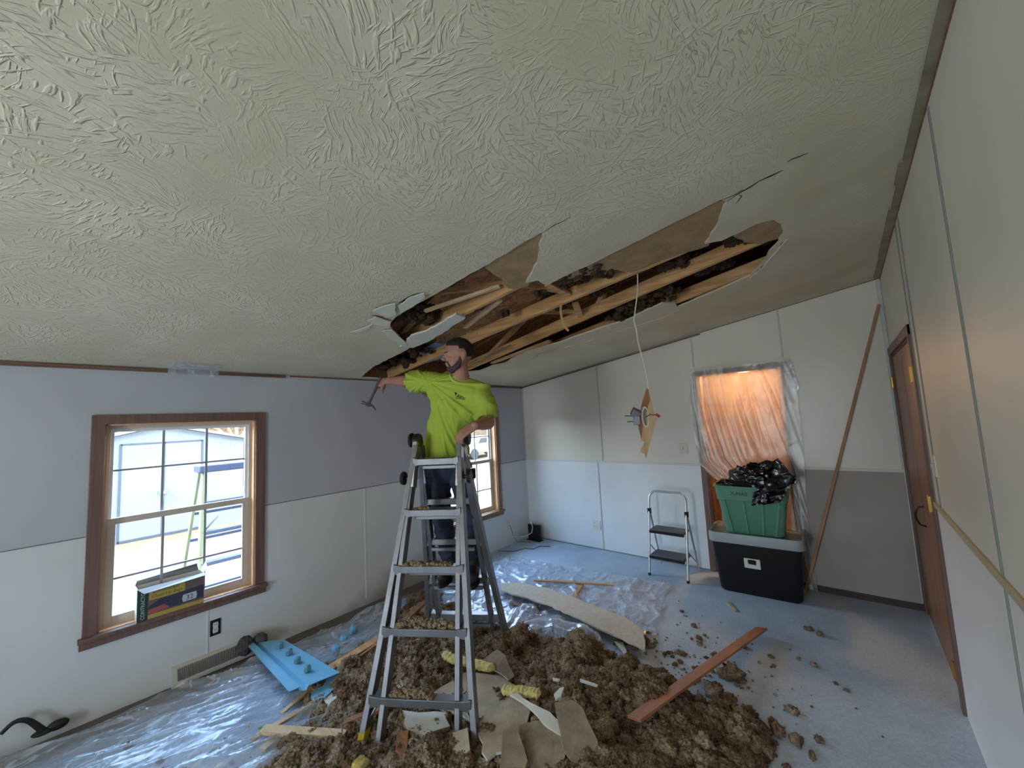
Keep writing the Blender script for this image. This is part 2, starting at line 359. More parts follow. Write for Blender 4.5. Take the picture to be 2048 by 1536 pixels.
def schlick(t, f0=.04, scale=.9, normal=None):
    L = t.links.new; N = t.nodes.new; g = N('ShaderNodeNewGeometry'); d = N('ShaderNodeVectorMath'); d.operation = 'DOT_PRODUCT'
    L(g.outputs['Incoming'], d.inputs[0]); L(normal if normal else g.outputs['Normal'], d.inputs[1])
    a = N('ShaderNodeMath'); a.operation = 'ABSOLUTE'; L(d.outputs['Value'], a.inputs[0])
    s = N('ShaderNodeMath'); s.operation = 'SUBTRACT'; s.inputs[0].default_value = 1; L(a.outputs[0], s.inputs[1])
    p = N('ShaderNodeMath'); p.operation = 'POWER'; p.inputs[1].default_value = 4; L(s.outputs[0], p.inputs[0])
    m = N('ShaderNodeMath'); m.operation = 'MULTIPLY_ADD'; m.use_clamp = True; m.inputs[1].default_value = scale; m.inputs[2].default_value = f0; L(p.outputs[0], m.inputs[0]); return m.outputs[0]
def glass_mat():
    m = bpy.data.materials.new('window_glass'); m.use_nodes = True; t = m.node_tree; t.nodes.clear(); L = t.links.new; N = t.nodes.new
    tr = N('ShaderNodeBsdfTransparent'); tr.inputs[0].default_value = (.94, .97, .96, 1)
    gl = N('ShaderNodeBsdfGlossy'); gl.inputs['Roughness'].default_value = .02
    mx = N('ShaderNodeMixShader'); L(schlick(t), mx.inputs[0]); L(tr.outputs[0], mx.inputs[1]); L(gl.outputs[0], mx.inputs[2])
    o = N('ShaderNodeOutputMaterial'); L(mx.outputs[0], o.inputs[0]); return m
M['glass'] = glass_mat()

# ------------------------------------------------------------------ room shell
def wall_with_holes(name, outer, holes, off, m):
    """outer / holes are 3D outlines; off = thickness vector"""
    bm = bmesh.new(); loops = []
    for lp in [outer] + holes:
        vs = [bm.verts.new(p) for p in lp]; loops.append(vs)
        for i in range(len(vs)): bm.edges.new((vs[i], vs[(i + 1) % len(vs)]))
    bmesh.ops.triangle_fill(bm, edges=list(bm.edges), use_beauty=True)
    n0 = list(bm.verts); fs = list(bm.faces)
    r = bmesh.ops.extrude_face_region(bm, geom=fs)
    nv = [g for g in r['geom'] if isinstance(g, bmesh.types.BMVert)]
    bmesh.ops.translate(bm, verts=nv, vec=off)
    bmesh.ops.recalc_face_normals(bm, faces=bm.faces)
    me = bpy.data.meshes.new(name); bm.to_mesh(me); bm.free(); me.materials.append(m)
    o = bpy.data.objects.new(name, me); COL.objects.link(o); return o
def rect_x(x, y0, y1, z0, z1): return [(x, y0, z0), (x, y1, z0), (x, y1, z1), (x, y0, z1)]
def rect_y(y, x0, x1, z0, z1): return [(x0, y, z0), (x1, y, z0), (x1, y, z1), (x0, y, z1)]
def zr(x): return zc(x) + .27 + .05 * x       # underside of the roof deck
WIN = [(.245, 1.135), (3.20, 4.09), (-2.80, -1.95)]
WZ0, WZ1 = .520, 1.865
structure(MB().span((-.12, FRONT - .12, -.1), (W + .12, B + 2.4, 0)).build('floor', M['floor'], smooth=False))
structure(wall_with_holes('wall_left', rect_x(0, FRONT, B, 0, HL + .012), [rect_x(0, a, b, WZ0, WZ1) for a, b in WIN], (-.12, 0, 0), M['wall_left']))
structure(MB().span((-.12, FRONT, HL + .013), (-.012, B, zr(0))).build('wall_attic', M['lumber_dark']))
DX0, DX1, DZ = 2.565, 3.325, 2.15
structure(wall_with_holes('wall_back', [(-.12, B, 0), (DX0, B, 0), (DX0, B, DZ), (DX1, B, DZ), (DX1, B, 0), (W + .12, B, 0), (W + .12, B, zr(W + .12)), (-.12, B, zr(-.12))], [], (0, .1, 0), M['wall_back']))
CY0, CY1, CZ = 3.385, 4.70, 2.14
structure(wall_with_holes('wall_right', [(W, FRONT, 0), (W, CY0, 0), (W, CY0, CZ), (W, CY1, CZ), (W, CY1, 0), (W, B, 0), (W, B, zr(W)), (W, FRONT, zr(W))], [], (.12, 0, 0), M['wall_right']))
structure(wall_with_holes('wall_front', [(-.12, FRONT, 0), (W + .12, FRONT, 0), (W + .12, FRONT, zr(W + .12)), (-.12, FRONT, zr(-.12))], [rect_y(FRONT, 2.3, 3.1, .5, 2.0)], (0, -.12, 0), M['wall_front']))

# ceiling board with the torn opening (outline follows the tear)
HOLE = [(723,754),(746,734),(784,715),(826,693),(855,680),(880,664),(903,648),(928,637),(914,634),(881,653),(837,673),(813,689),(800,678),(780,653),(786,640),(793,633),(816,617),(848,601),(905,569),(966,534),(1010,509),(1052,482),(1084,464),(1084,478),(1078,505),(1076,517),(1065,544),(1052,566),(1076,561),(1086,568),(1096,570),(1120,557),(1166,536),(1205,517),(1285,478),(1364,438),(1440,400),(1455,403),(1443,425),(1430,459),(1410,488),(1443,482),(1480,465),(1511,449),(1548,440),(1563,449),(1565,470),(1550,492),(1538,504),(1528,522),(1511,541),(1501,552),(1440,578),(1356,614),(1350,607),(1324,607),(1290,622),(1258,639),(1216,652),(1170,667),(1120,685),(1060,700),(1025,717),(1010,727),(985,732),(960,742),(941,744)]
hp = []
for a, b in HOLE:
    p = PC(a, b); hp.append((p.x, p.y))
hp += [(.45, 3.06), (.20, 2.95), (.03, 2.85), (.03, 2.10)]
rj = random.Random(3); hq = []
for i, (x, y) in enumerate(hp):      # ragged edge: a few extra points between the traced ones
    x2, y2 = hp[(i + 1) % len(hp)]; hq.append((x, y)); L_ = math.hypot(x2 - x, y2 - y)
    n = int(L_ / .045)
    for k in range(1, n):
        t = k / n; j = .007
        hq.append((x + (x2 - x) * t + rj.uniform(-j, j), y + (y2 - y) * t + rj.uniform(-j, j)))
CT = .013
structure(wall_with_holes('ceiling', [(-.02, FRONT, zc(-.02)), (W, FRONT, zc(W)), (W, B, zc(W)), (-.02, B, zc(-.02))], [[(x, y, zc(x)) for x, y in hq]], (0, 0, CT), M['ceiling']))

# roof deck of strand board
def osb():
    m = bpy.data.materials.new('strand_board'); m.use_nodes = True; t = m.node_tree; b = t.nodes['Principled BSDF']; L = t.links.new; N = t.nodes.new
    co = N('ShaderNodeTexCoord'); vo = N('ShaderNodeTexVoronoi'); vo.inputs['Scale'].default_value = 16
    n0 = N('ShaderNodeTexNoise'); n0.inputs['Scale'].default_value = 5; n0.inputs['Distortion'].default_value = 3; L(co.outputs['Object'], n0.inputs['Vector'])
    ad = N('ShaderNodeVectorMath'); ad.operation = 'MULTIPLY_ADD'; ad.inputs[1].default_value = (.25, .25, .25); L(n0.outputs['Color'], ad.inputs[0]); L(co.outputs['Object'], ad.inputs[2])
    mp = N('ShaderNodeMapping'); mp.inputs['Scale'].default_value = (.6, 1.8, 1); L(ad.outputs[0], mp.inputs[0]); L(mp.outputs[0], vo.inputs['Vector'])
    r = N('ShaderNodeValToRGB'); r.color_ramp.elements[0].color = S(140, 88, 56); r.color_ramp.elements[1].color = S(206, 150, 98)
    s_ = N('ShaderNodeSeparateColor'); L(vo.outputs['Color'], s_.inputs[0]); L(s_.outputs[0], r.inputs[0]); L(r.outputs[0], b.inputs['Base Color']); b.inputs['Roughness'].default_value = .7
    return m
M['osb'] = osb()
rd = MB(); rd.add([(-.4, FRONT - .4, zr(-.4)), (W + .12, FRONT - .4, zr(W + .12)), (W + .12, B + .1, zr(W + .12)), (-.4, B + .1, zr(-.4)),
                   (-.4, FRONT - .4, zr(-.4) + .03), (W + .12, FRONT - .4, zr(W + .12) + .03), (W + .12, B + .1, zr(W + .12) + .03), (-.4, B + .1, zr(-.4) + .03)],
                  [(0, 1, 2, 3), (7, 6, 5, 4), (0, 4, 5, 1), (1, 5, 6, 2), (2, 6, 7, 3), (3, 7, 4, 0)])
structure(rd.build('roof_deck', M['osb'], smooth=False))

# roof trusses across the room: chord, upper chord, webs
def truss(y0, y1, label, webs, x0=.02, x1=W - .02, mk='lumber'):
    t = empty('roof_truss', (x0, y0, zc(x0) + CT)); tag(t, label, 'roof truss', 'roof trusses above the torn ceiling')
    yy = lambda x: y0 + (y1 - y0) * (x - x0) / (x1 - x0)
    MB().beam((x0, y0, zc(x0) + CT + .050), (x1, y1, zc(x1) + CT + .050), .038, .092).build('bottom_chord', M[mk], t, bevel=.002)
    MB().beam((x0, y0, zr(x0) - .034), (x1, y1, zr(x1) - .034), .038, .064).build('top_chord', M['lumber_dark'], t, bevel=.002)
    for xa, xb in webs:
        MB().beam((xa, yy(xa), zc(xa) + CT + .06), (xb, yy(xb), zr(xb) - .05), .036, .055, (0, 1, 0)).build('web', M['lumber'], t, bevel=.002)
truss(1.475, 1.475, 'roof truss along the upper straight edge of the torn opening', [(.5, 1.1), (1.7, 1.1), (1.8, 2.6), (3.3, 2.7)], mk='lumber_dark')
truss(1.90, 1.96, 'roof truss just under the hanging strip of ceiling board', [(.8, 1.5), (2.2, 1.5), (2.3, 2.9)])
truss(2.40, 2.53, 'roof truss running down the middle of the torn opening with the cord beside it', [(.5, .9), (1.4, .95), (2.35, 1.9), (2.4, 2.75), (3.3, 2.9)])
truss(3.16, 2.80, 'roof truss with the short yellow strap dangling beside it', [(.9, 1.5), (2.2, 1.6), (2.3, 2.5), (3.1, 2.8)])
truss(3.62, 3.36, 'roof truss along the lower edge of the torn opening nearest the doorway wall', [(1.0, 1.6), (2.4, 2.9)])
# ------------------------------------------------------------------ windows
def window(n, y0, y1, oak):
    z0, z1 = WZ0, WZ1
    w = structure(empty('window_%d' % n, (0, y0, z0)))
    ow_ = .064
    cm = M['casing_wood'] if not oak else M['oak_trim']
    c = MB()
    c.span((0, y0 - ow_, z0 - .02), (.02, y0 + .004, z1 + .055)); c.span((0, y1 - .004, z0 - .02), (.02, y1 + ow_, z1 + .055)); c.span((0, y0 - ow_, z1 - .004), (.021, y1 + ow_, z1 + .06))
    c.build('casing', cm, w, bevel=.003)
    MB().span((-.115, y0 - .004, z0 - .024), (0, y1 + .004, z0 + .003)).build('sill', M['jamb_oak'], w, bevel=.002)
    MB().span((0, y0 - ow_ - .018, z0 - .026), (.052, y1 + ow_ + .018, z0)).build('sill_nose', cm, w, bevel=.004)
    MB().span((0, y0 - ow_ - .012, z0 - .072), (.03, y1 + ow_ + .012, z0 - .024)).build('apron', cm, w, bevel=.004)
    j = MB(); j.span((-.115, y0 - .001, z0), (0, y0 + .014, z1)); j.span((-.115, y1 - .014, z0), (0, y1 + .001, z1)); j.span((-.115, y0, z1 - .014), (0, y1, z1 + .001))
    j.build('jamb', M['jamb_oak'], w)
    a, b = y0 + .014, y1 - .014; zm = (z0 + z1) / 2 + .01; fz = z1 - .014
    fr = MB()   # outer frame
    for (p, q) in (((a, z0), (a + .022, fz)), ((b - .022, z0), (b, fz)), ((a + .022, z0), (b - .022, z0 + .022)), ((a + .022, fz - .022), (b - .022, fz))):
        fr.span((-.118, p[0], p[1]), (-.062, q[0], q[1]))
    fr.build('frame', M['vinyl'], w, bevel=.002)
    def sash(name, x, za, zb, s, mz, m_):
        f = MB(); aa, bb = a + .018, b - .018
        for (p, q) in (((aa, za), (aa + s, zb)), ((bb - s, za), (bb, zb)), ((aa + s, za), (bb - s, za + s)), ((aa + s, zb - s), (bb - s, zb))):
            f.span((x - .013, p[0], p[1]), (x + .013, q[0], q[1]))
        o = f.build(name, m_, w, bevel=.002)
        g = MB(); aa += s; bb -= s
        for k in (1, 2): yy = aa + (bb - aa) * k / 3; g.span((x - .004, yy - .0075, za + s), (x + .004, yy + .0075, zb - s))
        g.span((x - .0045, aa, mz - .0065), (x + .0045, bb, mz + .0065))
        g.build('muntin', M['muntin'], o)
        MB().span((x - .0015, aa - .004, za + s - .004), (x + .0015, bb + .004, zb - s + .004)).build('pane', M['glass'], o, smooth=False)
    sash('upper_sash', -.100, zm - .02, fz - .02, .022, zm + .34, M['vinyl_white'])
    sash('lower_sash', -.072, z0 + .02, zm + .02, .042, z0 + .30, M['vinyl'])
M['muntin'] = mat('muntin', S(150, 148, 158), .5)
window(1, *WIN[0], False); window(2, *WIN[1], True); window(3, *WIN[2], False)
# unseen window added behind the camera to let in more daylight
w = structure(empty('window_4', (2.3, FRONT, .5)))
f = MB()
for x in (2.3, 3.05): f.span((x, FRONT - .08, .55), (x + .05, FRONT - .03, 1.95))
f.span((2.3, FRONT - .08, .5), (3.1, FRONT - .03, .55)); f.span((2.3, FRONT - .08, 1.95), (3.1, FRONT - .03, 2.0)); f.build('window_frame', M['vinyl'], w)
MB().span((2.32, FRONT - .06, .52), (3.08, FRONT - .056, 1.98)).build('pane', M['glass'], w, smooth=False)

# ------------------------------------------------------------------ trims (numbered as part of the setting)
tn = [0]
def trim(mb, m, **k):
    tn[0] += 1; return structure(mb.build('trim_%d' % tn[0], m, **k))
# cove strip over the window wall, split where it is broken at the torn opening
trim(MB().span((0, FRONT, HL - .028), (.018, .565, HL - .002)), M['dark_trim'])
trim(MB().span((0, .60, HL - .03), (.018, 1.36, HL - .006)), M['dark_trim'])
trim(MB().span((0, 1.40, HL - .018), (.010, 2.9, HL - .006)), M['dark_trim'])
trim(MB().span((0, 3.55, HL - .032), (.016, B, HL + .0)), M['casing_wood'])
# strip across the doorway wall: wood on the left part, bare gap on the right
trim(MB().beam((0, B - .008, zc(0) - .018), (2.63, B - .008, zc(2.63) - .018), .016, .034, (0, 1, 0), ), M['casing_wood'])
trim(MB().beam((2.63, B - .003, zc(2.63) - .005), (W, B - .003, zc(W) - .006), .005, .009, (0, 1, 0)), M['dark_trim'])
# cracked edge strip on the high wall
r5 = random.Random(5)
g = MB(); yy = FRONT
while yy < B - .3:
    L_ = r5.uniform(.25, .6); ww = r5.uniform(.03, .045)
    g.span((W - ww, yy, HR - .010 - SL * ww), (W, min(yy + L_, B - .05), HR + .002)); yy += L_
trim(g, mat('old_cove_strip', S(150, 138, 118), .7, var=.3, vs=8))
trim(MB().span((W - .003, FRONT, HR - .022), (W, B, HR - .010)), M['lumber_dark'])
trim(MB().span((DX1 + .062, B - .006, .055), (W - .02, B, RAIL - .012)), mat('dusty_panel', S(168, 158, 150), .6, var=.08, vs=2))
# chair rails
M['rail_white'] = mat('rail_white', S(214, 216, 214), .4)
M['rail_beige'] = mat('rail_beige', S(196, 184, 152), .4)
trim(MB().span((0, B - .010, RAIL - .012), (DX0 - .06, B, RAIL + .012)), M['rail_white'], bevel=.003)
trim(MB().span((DX1 + .06, B - .010, RAIL - .012), (W, B, RAIL + .012)), M['rail_white'], bevel=.003)
trim(MB().span((W - .012, FRONT, RAIL - .014), (W, CY0 - .06, RAIL + .014)), M['rail_beige'], bevel=.003)
trim(MB().span((0, FRONT, RAIL - .003), (.004, WIN[0][0] - .066, RAIL + .002)).span((0, WIN[0][1] + .066, RAIL - .003), (.004, WIN[1][0] - .07, RAIL + .002)).span((0, WIN[1][1] + .066, RAIL - .003), (.004, B, RAIL + .002)), M['grey_metal'])
# panel battens
M['batten'] = mat('batten', S(196, 198, 194), .5)
M['seam'] = mat('seam', S(138, 142, 138), .6); M['batten_white'] = mat('batten_white', S(220, 222, 222), .5)
for (x, za, zb) in ((1.30, RAIL + .012, zc(1.30) - .04), (2.53, 2.24, zc(2.53) - .04), (3.375, 2.24, zc(3.37) - .012)):
    trim(MB().span((x - .008, B - .006, za), (x + .008, B, zb)), M['batten'], bevel=.002)
trim(MB().span((1.213, B - .005, 0), (1.229, B, RAIL - .012)), M['batten'], bevel=.002)
trim(MB().span((W - .03, B - .012, RAIL + .012), (W - .001, B - .001, HR - .02)), M['batten'], bevel=.002)
for y in (2.045, 3.16, 3.31, .80, -.42):
    trim(MB().span((W - .005, y - .007, RAIL + .014), (W, y + .007, HR - .03)), M['seam'], bevel=.002)
trim(MB().span((W - .005, 2.033, 0), (W, 2.047, RAIL - .014)), M['seam'], bevel=.002)
for y in (2.105, .825):
    trim(MB().span((0, y - .007, 0.07), (.004, y + .007, RAIL - .003 if y > 2 else .44)), M['batten_white'])
trim(MB().span((0, B - .012, RAIL), (.012, B, HL - .04)), M['batten'])
# wall foot strips where the baseboard was
bb = structure(MB().span((DX1 + .08, B - .012, 0), (W, B, .055)).build('shadow_dirt_strip', mat('shadow_dirt_brown', S(70, 58, 52), .7)))  # baseboard missing here; dark brown paints in shadow and dirty floor
structure(MB().span((0, B - .008, 0), (DX0 - .06, B, .012)).build('baseboard_back_left', mat('bare_base_pale', S(130, 134, 136), .7)))

# ------------------------------------------------------------------ doorway in the back wall and the hall behind it
c = MB(); o_ = .058
c.span((DX0 - o_, B - .016, 0), (DX0 + .003, B, DZ + .05)); c.span((DX1 - .003, B - .016, 0), (DX1 + .045, B, DZ + .05)); c.span((DX0 - o_, B - .017, DZ - .003), (DX1 + .045, B, DZ + .052))
c.span((DX0 - .002, B, 0), (DX0 + .016, B + .1, DZ)); c.span((DX1 - .016, B, 0), (DX1 + .002, B + .1, DZ)); c.span((DX0, B, DZ - .016), (DX1, B + .1, DZ + .002))
structure(c.build('door_1', M['casing_wood'], bevel=.002))
M['hall_panel'] = wood('hall_panelling', S(112, 88, 74), S(140, 110, 90), .5, 3, 2)
hx0, hx1, hy = 2.1, 3.75, B + 1.5
structure(MB().span((hx0 - .05, B + .1, 0), (hx0, hy, 2.35)).build('wall_hall_left', M['hall_panel']))
structure(MB().span((hx1, B + .1, 0), (hx1 + .05, hy, 2.35)).build('wall_hall_right', M['hall_panel']))
structure(MB().span((hx0 - .05, hy, 0), (hx1 + .05, hy + .05, 2.35)).build('wall_hall_back', M['hall_panel']))
structure(MB().span((hx0 - .05, B + .1, 2.35), (hx1 + .05, hy + .05, 2.40)).build('ceiling_hall', mat('hall_ceiling', S(210, 190, 160), .7)))
lampm = bpy.data.materials.new('lamp_glow'); lampm.use_nodes = True
lb = lampm.node_tree.nodes['Principled BSDF']; lb.inputs['Emission Color'].default_value = (1, .55, .25, 1); lb.inputs['Emission Strength'].default_value = 1.5; lb.inputs['Base Color'].default_value = (1, .9, .8, 1)
hl = empty('ceiling_light', (2.96, 5.12, 2.35)); tag(hl, 'glowing round hall light seen through the plastic over the doorway', 'ceiling light')
MB().lathe([(.02, 0), (.12, -.01), (.13, -.03), (.02, -.035)], (2.96, 5.12, 2.35)).build('base', M['brass'], hl)
MB().lathe([(.11, -.035), (.115, -.05), (.08, -.085), (.02, -.10)], (2.96, 5.12, 2.35)).build('lamp_shade', lampm, hl)
# picture-like dark cabinet edge in the hall
# ------------------------------------------------------------------ closet doors in the right wall
d = structure(empty('door_2', (W, CY0, 0)))
c = MB()
c.span((W - .016, CY0 - .06, 0), (W, CY0 + .003, CZ + .06)); c.span((W - .014, CY1 - .003, 0), (W, B - .001, CZ + .06)); c.span((W - .017, CY0 - .06, CZ - .003), (W, B - .001, CZ + .062))
c.span((W, CY0 - .001, 0), (W + .10, CY0 + .014, CZ)); c.span((W, CY1 - .014, 0), (W + .10, CY1 + .001, CZ)); c.span((W, CY0, CZ - .014), (W + .10, CY1, CZ))
c.build('casing', M['casing_wood'], d, bevel=.003)
ym = (CY0 + CY1) / 2
M['door_wood_y'] = M['door_wood']
for (a, b_) in ((CY0 + .017, ym - .002), (ym + .002, CY1 - .017)):
    p = MB().span((W + .004, a, .012), (W + .038, b_, CZ - .02)).build('door_panel', M['door_wood'], d, bevel=.002)
for (y, z) in ((CY0 + .006, 1.90), (CY0 + .006, 1.13), (CY0 + .006, .2), (CY1 - .006, 1.90)):
    h = MB().span((W - .022, y - .016, z - .045), (W - .015, y + .022, z + .045)).tube([(W - .022, y + .004, z - .05), (W - .022, y + .004, z + .05)], .006).build('hinge', M['brass'], d)
pts = [(W + .004, ym - .05, .86), (W - .025, ym - .05, .87), (W - .042, ym - .05, .91), (W - .042, ym - .05, .95), (W - .025, ym - .05, .99), (W + .004, ym - .05, 1.0)]
MB().tube(pts, .006).build('door_handle', M['black_plastic'], d)
structure(MB().span((W + .42, CY0 - .2, 0), (W + .46, CY1 + .2, 2.4)).build('wall_closet', M['hall_panel']))
structure(MB().span((W + .12, CY0 - .2, -.1), (W + .46, CY1 + .2, 0)).build('floor_closet', M['floor']))
# ------------------------------------------------------------------ yard
GZ = -.5
M['grass'] = mat('dry_grass', S(104, 86, 62), .9, var=.35, vs=3, bump=.6, bs=30, bd=.02, detail=10)
M['deck'] = wood('deck_boards', S(74, 69, 62), S(94, 88, 80), .8, 1.2, 1)
structure(MB().span((-60, -50, GZ - .3), (-.12, 60, GZ)).build('ground', M['grass'], smooth=False))
g = MB(); k = 0
x = -.30
while x > -5.6:
    g.span((x - .138, -2.2, GZ + .0), (x, 2.35, GZ + .05)); x -= .144
structure(g.build('deck', M['deck'], smooth=False))
# shed
SX = -8.53; sh = empty('shed', (SX, 1.74, GZ)); tag(sh, 'white metal garden shed with a low gable roof and double sliding doors', 'shed')
ya, yb = .10, 3.38; M['shed'] = mat('shed_metal', S(106, 110, 114), .45); M['shed_line'] = mat('shed_line', S(56, 60, 68), .5)
zz = lambda y: 2.04 - abs(y - 1.74) / 1.64 * .40
MB().prism([(SX, ya, GZ), (SX, yb, GZ), (SX, yb, zz(yb)), (SX, 1.74, 2.04), (SX, ya, zz(ya))], (-2.4, 0, 0)).build('body', M['shed'], sh, smooth=False)
MB().prism([(SX + .12, ya - .14, zz(ya) - .03), (SX + .12, 1.74, 2.045), (SX + .12, yb + .14, zz(yb) - .03), (SX + .12, yb + .14, zz(yb) + .03), (SX + .12, 1.74, 2.11), (SX + .12, ya - .14, zz(ya) + .03)], (-2.6, 0, 0)).build('roof', M['shed'], sh, smooth=False)
MB().span((SX - .3, 1.66, 2.09), (SX + .16, 1.82, 2.13)).build('ridge_cap', M['shed_line'], sh)
g = MB()
for y in (1.05, 1.78, 2.50): g.span((SX, y - .02, GZ + .02), (SX + .03, y + .02, 1.66))
g.span((SX, 1.05, 1.63), (SX + .03, 2.50, 1.67)); g.span((SX, 1.05, GZ + .02), (SX + .03, 2.50, GZ + .06))
g.beam((SX + .13, ya - .12, zz(ya) - .06), (SX + .13, 1.74, 2.0), .02, .04, (1, 0, 0)); g.beam((SX + .13, yb + .12, zz(yb) - .06), (SX + .13, 1.74, 2.0), .02, .04, (1, 0, 0))
g.build('door_trim', M['shed_line'], sh)
for ya_, yb_ in ((1.07, 1.76), (1.80, 2.48)): MB().span((SX, ya_, GZ + .06), (SX + .02, yb_, 1.63)).build('door', M['shed'], sh, bevel=.004)
MB().span((SX + .03, 1.70, .46), (SX + .07, 1.84, .54)).span((SX + .03, 1.76, .30), (SX + .05, 1.79, .46)).build('handle', M['grey_metal'], sh)
# fibreglass step ladder on the deck
LX = -1.6; sl = empty('step_ladder', (LX, 1.3, GZ + .05)); tag(sl, 'pale green fibreglass step ladder standing on the deck outside the window', 'ladder')
M['fibreglass'] = mat('fibreglass', S(96, 104, 74), .5); M['blue_tread'] = mat('blue_tread', S(44, 50, 70), .6, 0)
zt = 1.38; zb_ = GZ + .05; gz = lambda z: (zt - z) / (zt - zb_)
yl = lambda s, z: 1.32 + s * (.225 + .10 * gz(z))
for s in (-1, 1):
    MB().beam((LX + .08, yl(s, zt), zt), (LX + .42, yl(s, zb_), zb_), .03, .075, (1, 0, 0)).build('front_rail', M['fibreglass'], sl, bevel=.003)
    MB().beam((LX - .08, yl(s, zt) * 1.0, zt), (LX - .62, yl(s, zb_) , zb_), .026, .05, (1, 0, 0)).build('rear_rail', M['fibreglass'], sl, bevel=.003)
MB().span((LX - .13, 1.05, zt - .02), (LX + .14, 1.59, zt + .055)).build('top_cap', M['blue_tread'], sl, bevel=.01)
for i in range(5):
    z = 1.06 - i * .30; q = gz(z)
    MB().span((LX + .03 + .34 * q, yl(-1, z), z - .035), (LX + .12 + .34 * q, yl(1, z), z)).build('tread', M['blue_tread'], sl, bevel=.004)
    z -= .16; q = gz(z)
    if i < 5: MB().span((LX - .09 - .54 * q, yl(-1, z), z - .02), (LX - .06 - .54 * q, yl(1, z), z + .01)).build('rear_bar', M['blue_tread'], sl, bevel=.003)
MB().beam((LX + .12, yl(-1, .9), .72), (LX + .12, 1.22, .88), .02, .02).build('brace', M['grey_metal'], sl)
# hedge / bare autumn trees behind the shed
def tree(x, y, h, col, label, seed, name='tree'):
    r = random.Random(seed); t = empty(name, (x, y, GZ)); tag(t, label, 'tree', 'trees behind the shed')
    tb = MB(); tips = []
    def br(p, d, L_, rad, lv):
        q = p + d * L_; tb.tube([p, (p + q) / 2 + Vector((r.uniform(-.05, .05), r.uniform(-.05, .05), 0)) * L_, q], [rad, rad * .8, rad * .6], 5, False)
        if lv == 0: tips.append(q); return
        for _ in range(4 if lv > 1 else 3):
            nd = (d + Vector((r.uniform(-.8, .8), r.uniform(-.8, .8), r.uniform(-.1, .6)))).normalized(); br(q - d * L_ * r.uniform(0, .4), nd, L_ * .68, rad * .55, lv - 1)
    br(Vector((x, y, GZ)), Vector((0, 0, 1)), h * .33, .12, 4)
    tb.build('trunk', mat('bark', S(150, 118, 96), .9), t)
    lf = MB()
    for p in tips:
        for _ in range(5):
            c = p + Vector((r.gauss(0, .22), r.gauss(0, .22), r.gauss(0, .2))); a = Vector((r.uniform(-1, 1), r.uniform(-1, 1), r.uniform(-1, 1))).normalized() * .07; b = a.cross(Vector((r.uniform(-1, 1), r.uniform(-1, 1), .3))).normalized() * .05
            lf.add([c - a, c + b, c + a, c - b], [(0, 1, 2, 3)])
    lf.build('foliage', col, t, smooth=False)
L1 = mat('yellow_leaves', S(128, 98, 50), .8, var=.3, vs=2); L2 = mat('rust_leaves', S(108, 70, 56), .8, var=.3, vs=2)
for i, (x, y, h, c, lb_) in enumerate([(-13, -2.2, 6, L1, 'yellow autumn tree behind the left slope of the shed roof'), (-13.5, 1.0, 5.6, L1, 'yellow autumn tree behind the shed, just left of its ridge'),
        (-13, 4.4, 6, L2, 'rust coloured tree behind the right slope of the shed roof'), (-14, 8.6, 6.4, L2, 'rust coloured tree beyond the right end of the shed'), (-15, -6.8, 6, L2, 'rust coloured tree beyond the left end of the shed')]):
    tree(x, y, h, c, lb_, 20 + i)
structure(MB().grid(lambda u, v: (-17 - .8 * noise.noise((u * 9, v * 3, 1)), -40 + u * 100, GZ + v * (3.6 + .7 * noise.noise((u * 30, 0, 3)))), 160, 8).build('hill', mat('brush_hill', S(94, 72, 56), .95, col2=S(112, 92, 64), vs=1.2, bump=.8, bs=8, bd=.2)))
# neighbouring house and parked car seen through the second window
nh = empty('house', (-26, 33, GZ)); tag(nh, 'pale neighbouring house seen through the far window', 'house')
MB().span((-32, 26, GZ), (-26, 40, 2.4)).build('wall', M['shed'], nh, smooth=False)
MB().prism([(-25.6, 25.6, 2.3), (-29, 25.6, 3.8), (-32.4, 25.6, 2.3)], (0, 14.8, 0)).build('roof', mat('grey_shingle', S(150, 150, 156), .8), nh, smooth=False)
for y in (28, 31.5, 35): MB().span((-26.02, y, .7), (-25.96, y + 1.1, 1.9)).build('window', M['shed_line'], nh)
def car(x, y, rz):
    c = empty('car', (x, y, GZ)); tag(c, 'silver parked car seen through the far window', 'car'); c.rotation_euler.z = 0
    prof = [(-2.2, .35), (-2.2, .75), (-1.5, .88), (-.9, 1.32), (.7, 1.36), (1.35, .95), (2.15, .82), (2.25, .35)]
    b = MB(); b.prism([(x + .85, y + p, GZ + q) for p, q in prof], (-1.7, 0, 0)); b.build('body', mat('silver_paint', S(170, 176, 186), .25, .6), c, bevel=.06)
    b = MB(); b.prism([(x + .87, y + p, GZ + q) for p, q in [(-1.05, .93), (-.8, 1.25), (.62, 1.28), (1.1, .95)]], (-1.74, 0, 0)); b.build('window', M['black_plastic'], c, bevel=.01)
    for p in (-1.4, 1.45):
        for xx in (x + .8, x - .8): MB().lathe([(.1, -.1), (.31, -.1), (.33, 0), (.31, .1), (.1, .1)], (xx, y + p, GZ + .33), (1, 0, 0)).build('wheel', M['black_rubber'], c)
car(-14.5, 18.2, 0)
